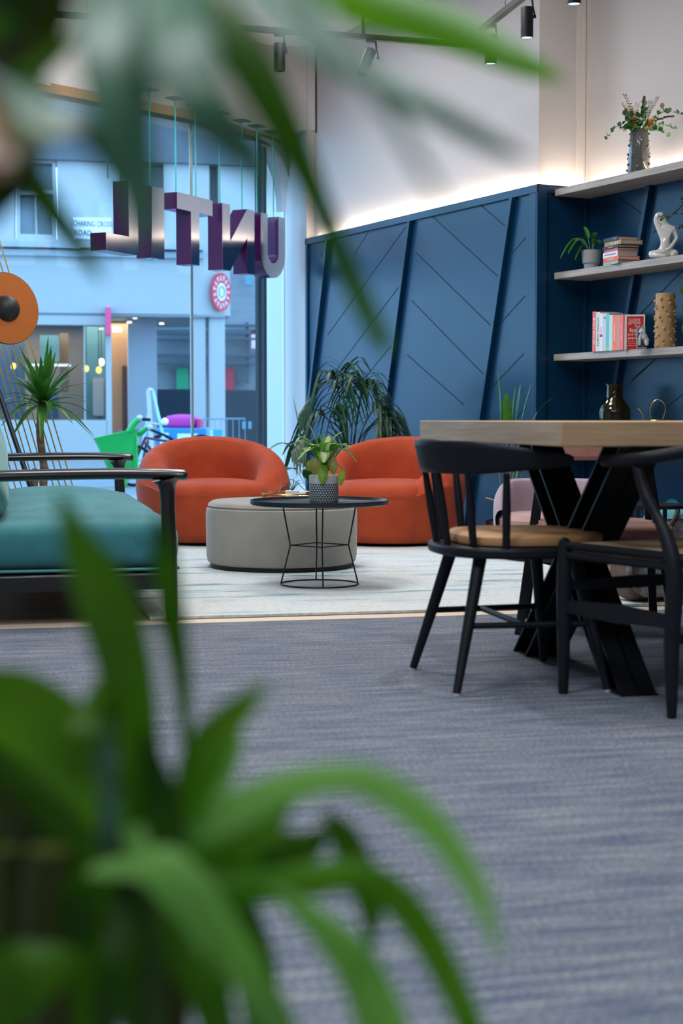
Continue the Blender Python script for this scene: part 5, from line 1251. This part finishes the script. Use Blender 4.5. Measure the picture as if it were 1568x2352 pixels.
# ---- green cargo bicycle and neighbours on the street ----
grn = mat('bucket_green', (.01, .36, .06), .4); wht = mat('bike_white', (.45, .48, .52), .4)
gb = P(272, 1150, 17.5); gb.z = -.02; GS = 17.5/3600
t = thing('cargo_bicycle', 'bicycle with a bright green moulded child seat outside the window', 'bicycle', gb, 0)
rows = []
for (z_, rx, ry, ox) in [(.20, .10, .10, .05), (.24, .15, .12, .03), (.45, .20, .15, -.01), (.60, .235, .17, -.02), (.63, .255, .18, -.02), (.635, .235, .165, -.02), (.55, .2, .14, -.01), (.3, .12, .1, .02)]:
    tl = .10 if z_ > .5 else 0
    rows.append([Vector((ex, ey, z_-.03+(ex*tl*2.2 if z_ > .5 else 0))) for ex, ey in ellipse(rx, ry, 32, 2.6, (ox, 0))])
part(t, 'child_seat', MB().grid(rows, closed_u=True), grn)
part(t, 'seat_stem', MB().box((.02, -.06, .0), (.10, .06, .22)).box((.16, -.05, .2), (.22, .05, .58)), grn, bevel=.01)
part(t, 'seat_arm', MB().tube(sp([(.14, -.12, .62), (.19, -.12, .70), (.25, -.12, .76)], 10), .035, 8).tube(sp([(.16, .12, .58), (.24, .12, .60), (.30, .12, .66)], 10), .03, 8), grn)
part(t, 'handlebar', MB().tube([(.26, -.12, .76), (.38, -.12, .75)], .018, 8).tube([(.30, .12, .66), (.55, .1, .56)], .016, 8), trk)
part(t, 'grip', MB().ball((.26, -.12, .77), .036, 10).ball((.34, .12, .66), .034, 10), wht)
for cx in (.16, .78):
    w_ = MB().tube([(cx+.22*math.cos(a), .05, .24+.22*math.sin(a)) for a in [2*math.pi*i/32 for i in range(32)]], .018, 6, closed=True)
    for a in range(10): w_.tube([(cx, .05, .24), (cx+.21*math.cos(a*.628), .05, .24+.21*math.sin(a*.628))], .003, 4)
    part(t, 'wheel', w_, trk)
part(t, 'frame', MB().tube([(.16, .05, .24), (.3, .05, .55), (.6, .05, .5), (.78, .05, .24), (.5, .05, .22), (.3, .05, .5)], .018, 8), mat('bike_red', (.10, .03, .05), .4))
bb = P(410, 1100, 22.0); bb.z = -.02
t = thing('covered_trike', 'blue cargo trike under a magenta cover beyond the left armchair', 'bicycle', bb)
part(t, 'box', MB().box((-.28, -.3, .30), (.42, .3, .63)), mat('trike_blue', (.02, .20, .55), .5), bevel=.02)
part(t, 'cover', cushion(-.16, .28, -.3, .3, .63, .80, .06, .02), mat('magenta_cloth', (.50, .03, .28), .6))
part(t, 'hood', MB().box((.28, -.3, .35), (.34, .3, .76)), mat('trike_crimson', (.40, .02, .12), .6), bevel=.03)
for cx in (-.2, .35): part(t, 'wheel', MB().tube([(cx+.25*math.cos(a), -.32, .27+.25*math.sin(a)) for a in [2*math.pi*i/24 for i in range(24)]], .02, 6, closed=True), trk)
part(t, 'box_label', MB().box((-.22, -.312, .40), (-.1, -.30, .56)).box((.02, -.312, .45), (.3, -.30, .55)), mat('label_pale', (.6, .75, .9), .5), smooth=False)
wf_ = P(352, 1100, 20.5); wf_.z = -.02
t = thing('folding_frame', 'white tubular folding frame standing on the street', 'frame', wf_)
part(t, 'tube_leg', MB().tube([(-.055, 0, 1.13), (.0, 0, .0)], .03, 8), wht); part(t, 'tube_leg', MB().tube([(-.0, 0, 1.13), (.17, 0, .35)], .02, 8), mat('tube_blue', (.35, .6, .85), .4)); part(t, 'tube_leg', MB().tube([(-.05, .1, .9), (-.22, .1, .0)], .02, 8), mat('tube_blue', (.35, .6, .85), .4))
part(t, 'cross_tube', MB().tube([(-.06, 0, 1.13), (-.0, 0, 1.13)], .028, 8).tube([(-.02, 0, .7), (.12, 0, .68)], .015, 8), wht); part(t, 'lamp', MB().ball((.16, -.05, .72), .05, 12), mat('lamp_white', (.85, .9, 1), .3))
for i, x in enumerate((460, 480, 500)):
    p = P(x, 1100, 24.5); p.z = -.02
    t = thing('street_crate', ['blue crate behind the glass joint', 'pale blue crate between the other two beyond the glass joint', 'blue crate below the white corner column'][i], 'crate', p, 0, 'blue crates beyond the left armchair')
    part(t, 'box', MB().box((-.07, -.1, .0), (.08, .1, .55+.02*i)), mat('crate_blue', (.03, .28, .62), .5) if i != 1 else mat('crate_pale', (.35, .6, .8), .5), bevel=.01)
p = P(480, 1100, 26); p.z = -.02
t = thing('street_railing', 'thin metal railing in front of the white columns', 'railing', p)
mb = MB().tube([(-.6, 0, .75), (.6, 0, .75)], .012, 6)
for i in range(13): mb.tube([(-.6+.1*i, 0, 0), (-.6+.1*i, 0, .75)], .006, 5)
part(t, 'bars', mb, mat('rail_blue', (.15, .25, .35), .5))
# ======================= foreground plants (out of focus) =======================
g_dark = leafmat('near_leaf_dark', (.018, .085, .0), (.05, .155, .001), .45)
g_mid = leafmat('near_leaf_green', (.045, .18, .001), (.10, .28, .008), .5)
g_lite = leafmat('near_leaf_bright', (.17, .48, .06), (.26, .58, .13), .5)  # light green leaves, colour lightened further to paint in their specular highlights
g_lime = leafmat('near_leaf_lime', (.09, .34, .0), (.14, .42, .0), .55)
g_pale = leafmat('near_leaf_pale', (.055, .165, .095), (.08, .215, .13), .3)
g_olive = leafmat('near_leaf_olive', (.02, .05, .001), (.045, .075, .003), .4)
g_rust = leafmat('near_leaf_rust', (.17, .075, .012), (.22, .10, .02), .4)
def near_leaf(root, pts, wpx, m, face=None, fold=.18, name='leaf'):
    P3 = [P(x, y, d) for x, y, d in pts]; dm = sum(p[2] for p in pts)/len(pts)
    ws = [w_*dm/F for w_ in wpx]
    ch = (P3[-1]-P3[0]).normalized(); view = Vector((0, 1, 0)); sd = ch.cross(view)
    mb = MB().leaf(P3, ws, side=None if face is None else face, n=22, fold=fold) if face is not None else MB()
    if face is None:
        # blade turned mostly to the viewer with a natural tilt
        path = P3; mb.leaf(P3, ws, side=(sd+view*.35).normalized(), n=22, fold=fold)
    return part(root, name, mb, m, world=True)
# ---- low strap-leaved plant, lower left
D0 = .84
b1_ = P(215, 2352, D0)
t = thing('potted_plant', 'blurred strap-leaved green plant close to the camera at the lower left', 'plant', (b1_.x, D0, 0))
part(t, 'pot', MB().lathe([(0, 0), (.07, 0), (.095, .19), (.09, .2), (.08, .19), (.075, .16), (0, .16)], 32), mat('pot_clay_grey', (.16, .15, .15), .6))
part(t, 'soil', MB().lathe([(0, .165), (.076, .165), (.076, .16), (0, .16)], 20), mat('soil', (.02, .013, .008), .95))
def stem(root, pts, rpx, m, nm='stem'):
    P3 = sp([P(x, y, d) if not isinstance(x, Vector) else x for x, y, d in pts], 16); r = rpx*D0/F
    low = Vector((b1_.x+(P3[0].x-b1_.x)*.3, D0+(P3[0].y-D0)*.3, .16)); P3 = sp([low, low.lerp(P3[0], .6)], 6)+P3
    return part(root, nm, MB().tube(P3, r, 10), m, world=True)
stm1 = mat('near_stem', (.035, .10, .006), .5); stm2 = mat('near_stem_olive', (.07, .085, .008), .5)
for pts, r_, m in [([(120, 2352, .84), (95, 2150, .84), (110, 1950, .84)], 48, stm2), ([(240, 2352, .86), (255, 2180, .86), (300, 1950, .86), (330, 1800, .86)], 24, stm1),
                   ([(340, 2352, .83), (350, 2200, .83), (330, 2050, .83), (270, 1930, .83)], 30, stm1), ([(40, 2352, .88), (30, 2150, .88), (20, 1950, .88)], 34, stm2), ([(410, 2352, .85), (400, 2200, .85), (420, 2080, .85)], 28, stm2)]:
    stem(t, pts, r_, m)
for pts, wd, m in [
    ([(360, 1940, .84), (320, 1780, .83), (285, 1560, .80), (235, 1380, .79), (175, 1240, .78), (132, 1120, .77)], [60, 110, 125, 150, 165, 130, 60, 4], g_dark),
    ([(425, 1720, .86), (415, 1560, .85), (385, 1380, .84), (372, 1260, .83), (360, 1170, .83)], [20, 45, 70, 70, 50, 4], g_dark),
    ([(300, 1960, .84), (220, 1830, .84), (120, 1700, .85), (20, 1640, .86), (-80, 1640, .87)], [60, 170, 230, 220, 160], g_mid),
    ([(180, 1790, .80), (200, 1700, .80), (215, 1640, .81), (225, 1560, .82)], [60, 130, 110, 10], g_mid),
    ([(420, 1880, .82), (455, 1760, .81), (510, 1670, .80), (590, 1590, .79), (620, 1560, .79)], [60, 120, 110, 70, 20, 3], g_mid),
    ([(455, 1850, .84), (490, 1780, .83), (520, 1700, .83), (530, 1640, .83)], [50, 95, 80, 3], g_lite),
    ([(430, 1900, .82), (550, 1850, .78), (680, 1800, .75), (830, 1790, .73), (980, 1880, .73), (1080, 2010, .74), (1130, 2120, .75), (1150, 2210, .76)], [90, 130, 90, 70, 85, 80, 75, 50, 4], g_lite),
    ([(200, 2000, .80), (280, 1985, .78), (370, 1985, .76), (450, 2060, .75), (540, 2190, .75), (640, 2350, .76), (680, 2450, .77)], [30, 70, 100, 100, 95, 90, 60], g_lite),
    ([(330, 1960, .86), (450, 1950, .87), (580, 1960, .88), (690, 1950, .88), (760, 1900, .88)], [110, 170, 130, 90, 10], g_dark),
    ([(740, 1860, .86), (790, 1920, .86), (830, 2010, .86), (855, 2090, .86), (850, 2190, .86)], [10, 75, 85, 70, 4], g_dark),
    ([(430, 2020, .83), (560, 2040, .81), (700, 2020, .80), (820, 2010, .79), (920, 2070, .79), (1010, 2200, .79), (1080, 2352, .80), (1110, 2450, .80)], [40, 80, 90, 80, 85, 85, 80, 60], g_mid),
    ([(620, 2040, .76), (720, 2110, .75), (820, 2220, .74), (880, 2352, .74), (900, 2450, .74)], [20, 70, 110, 130, 120], g_lite),
    ([(-60, 1690, .87), (40, 1760, .87), (140, 1860, .86), (240, 1960, .86), (310, 2010, .85)], [60, 110, 130, 110, 60], g_dark),
    ([(-80, 2352, .75), (-10, 2290, .75), (60, 2240, .75), (140, 2210, .76), (190, 2200, .76)], [160, 190, 170, 90, 10], g_mid),
    ([(300, 2000, .84), (300, 2120, .82), (260, 2260, .80), (240, 2400, .80)], [60, 110, 90, 60], g_dark),
    ([(390, 2030, .85), (420, 2160, .84), (480, 2280, .83), (520, 2420, .83)], [60, 120, 110, 70], g_mid),
    ([(130, 2020, .88), (80, 1930, .88), (30, 1860, .89), (-60, 1800, .9)], [100, 190, 170, 100], g_olive),
    ([(380, 1930, .82), (370, 1860, .81), (350, 1760, .81), (330, 1680, .81)], [90, 110, 70, 10], g_dark),
    ([(250, 2060, .86), (180, 2130, .86), (90, 2200, .86), (-20, 2230, .87)], [80, 170, 170, 110], g_dark),
    ([(330, 2080, .88), (330, 2200, .88), (360, 2320, .88), (370, 2450, .88)], [90, 160, 170, 120], g_dark),
    ([(150, 1900, .90), (170, 2060, .90), (160, 2220, .90), (170, 2400, .90)], [120, 210, 220, 160], g_dark),
    ([(60, 1800, .92), (20, 1960, .92), (-10, 2120, .92), (-20, 2300, .92)], [110, 200, 200, 160], g_olive),
    ([(470, 2000, .87), (540, 2120, .86), (590, 2240, .86), (600, 2380, .86)], [70, 130, 110, 70], g_dark),
    ([(300, 1900, .79), (340, 1990, .78), (420, 2090, .77), (470, 2200, .77)], [50, 70, 50, 5], g_lite),
    ([(240, 1960, .83), (250, 1840, .80), (240, 1740, .79), (255, 1660, .79)], [60, 60, 50, 5], g_pale),  # pale leaf added, its colour stands in for sheen on the foliage
    ([(400, 1990, .85), (500, 1960, .84), (560, 1990, .84), (600, 2060, .84)], [60, 110, 90, 20], g_mid),
    ([(520, 1930, .8), (600, 1900, .79), (640, 1850, .78), (700, 1800, .78)], [60, 90, 70, 5], g_mid)]:
    near_leaf(t, pts, wd, m)
# ---- tall plant whose crown hangs in from the upper left
D1_ = .80
b2_ = P(-330, 2000, D1_)
t = thing('tall_potted_plant', 'blurred tall plant whose long leaves hang in from the top left', 'plant', (b2_.x-.1, D1_, 0))
part(t, 'pot', MB().lathe([(0, 0), (.10, 0), (.13, .26), (.12, .26), (.11, .22), (0, .22)], 32), mat('pot_clay_grey', (.16, .15, .15), .6))
cr1 = P(-60, 120, D1_); cr2 = P(380, -260, D1_)
base_ = Vector((b2_.x-.1, D1_, .2))
part(t, 'cane', MB().tube(sp([base_, Vector((b2_.x-.08, D1_, .6)), Vector((cr1.x-.05, D1_, .85)), cr1], 20), .011, 10), bark, world=True)
part(t, 'cane', MB().tube(sp([Vector((b2_.x-.08, D1_, .6)), P(-330, -100, D1_), P(0, -330, D1_), P(250, -330, D1_), cr2], 24), .009, 10), bark, world=True)
for pts, wd, m in [
    ([(380, -260, .80), (400, -160, .78), (480, -20, .76), (570, 130, .75), (665, 310, .75), (740, 480, .76), (800, 620, .77), (870, 770, .78), (895, 810, .78)], [40, 70, 95, 110, 110, 90, 62, 60, 60, 46, 4], g_dark),
    ([(380, -260, .80), (620, -90, .86), (800, -10, .88), (950, 30, .88), (1080, 80, .87), (1200, 140, .86), (1300, 185, .86)], [30, 60, 100, 130, 125, 100, 70, 5], g_lime),
    ([(380, -260, .80), (520, -80, .72), (680, 60, .66), (820, 150, .63), (960, 230, .62), (1100, 310, .62), (1220, 370, .63)], [40, 70, 85, 85, 75, 65, 50, 5], g_pale),
    ([(380, -260, .80), (310, -120, .68), (275, 60, .62), (285, 260, .60), (320, 430, .60), (335, 570, .61)], [90, 150, 185, 170, 125, 90, 8], g_pale),
    ([(380, -260, .80), (400, 0, .58), (440, 180, .54), (520, 300, .54), (590, 380, .55), (640, 470, .56)], [60, 130, 160, 140, 100, 60, 5], g_pale),
    ([(-60, 120, .80), (-10, 270, .78), (60, 390, .77), (140, 510, .77), (200, 590, .78), (235, 650, .79)], [50, 70, 75, 70, 55, 35, 3], g_dark),
    ([(-60, 120, .80), (10, 90, .76), (60, 20, .74), (110, -60, .73)], [90, 150, 130, 60], g_olive),
    ([(-60, 120, .80), (20, 180, .74), (100, 140, .72), (170, 70, .71), (230, 0, .71)], [80, 90, 75, 60, 30], g_mid),
    ([(-60, 120, .80), (0, 230, .74), (10, 330, .72), (-10, 430, .71), (-50, 520, .71)], [160, 200, 180, 130, 50], g_olive),
    ([(-60, 120, .80), (-20, 20, .75), (20, -60, .74), (60, -160, .74)], [140, 190, 170, 90], g_dark),
    ([(380, -260, .80), (640, -60, .58), (800, 110, .54), (900, 260, .53), (980, 400, .53), (1060, 520, .54)], [30, 55, 50, 40, 28, 3], g_pale),
    ([(-60, 120, .80), (-30, 200, .78), (0, 260, .76), (10, 340, .75), (0, 440, .75)], [230, 290, 250, 170, 30], g_dark),
    ([(-60, 120, .80), (0, 60, .78), (40, -20, .77), (70, -120, .77)], [220, 300, 270, 140], g_olive),
    ([(-60, 120, .80), (-30, 260, .70), (-10, 340, .66), (0, 400, .65)], [60, 80, 90, 40], g_rust),
    ([(-60, 120, .80), (20, 250, .70), (110, 300, .66), (200, 300, .65), (290, 340, .65)], [60, 70, 70, 50, 10], g_dark),
    ([(-60, 120, .80), (60, 230, .70), (160, 270, .66), (230, 350, .65), (260, 430, .65)], [60, 75, 60, 40, 4], g_pale)]:
    near_leaf(t, pts, wd, m)
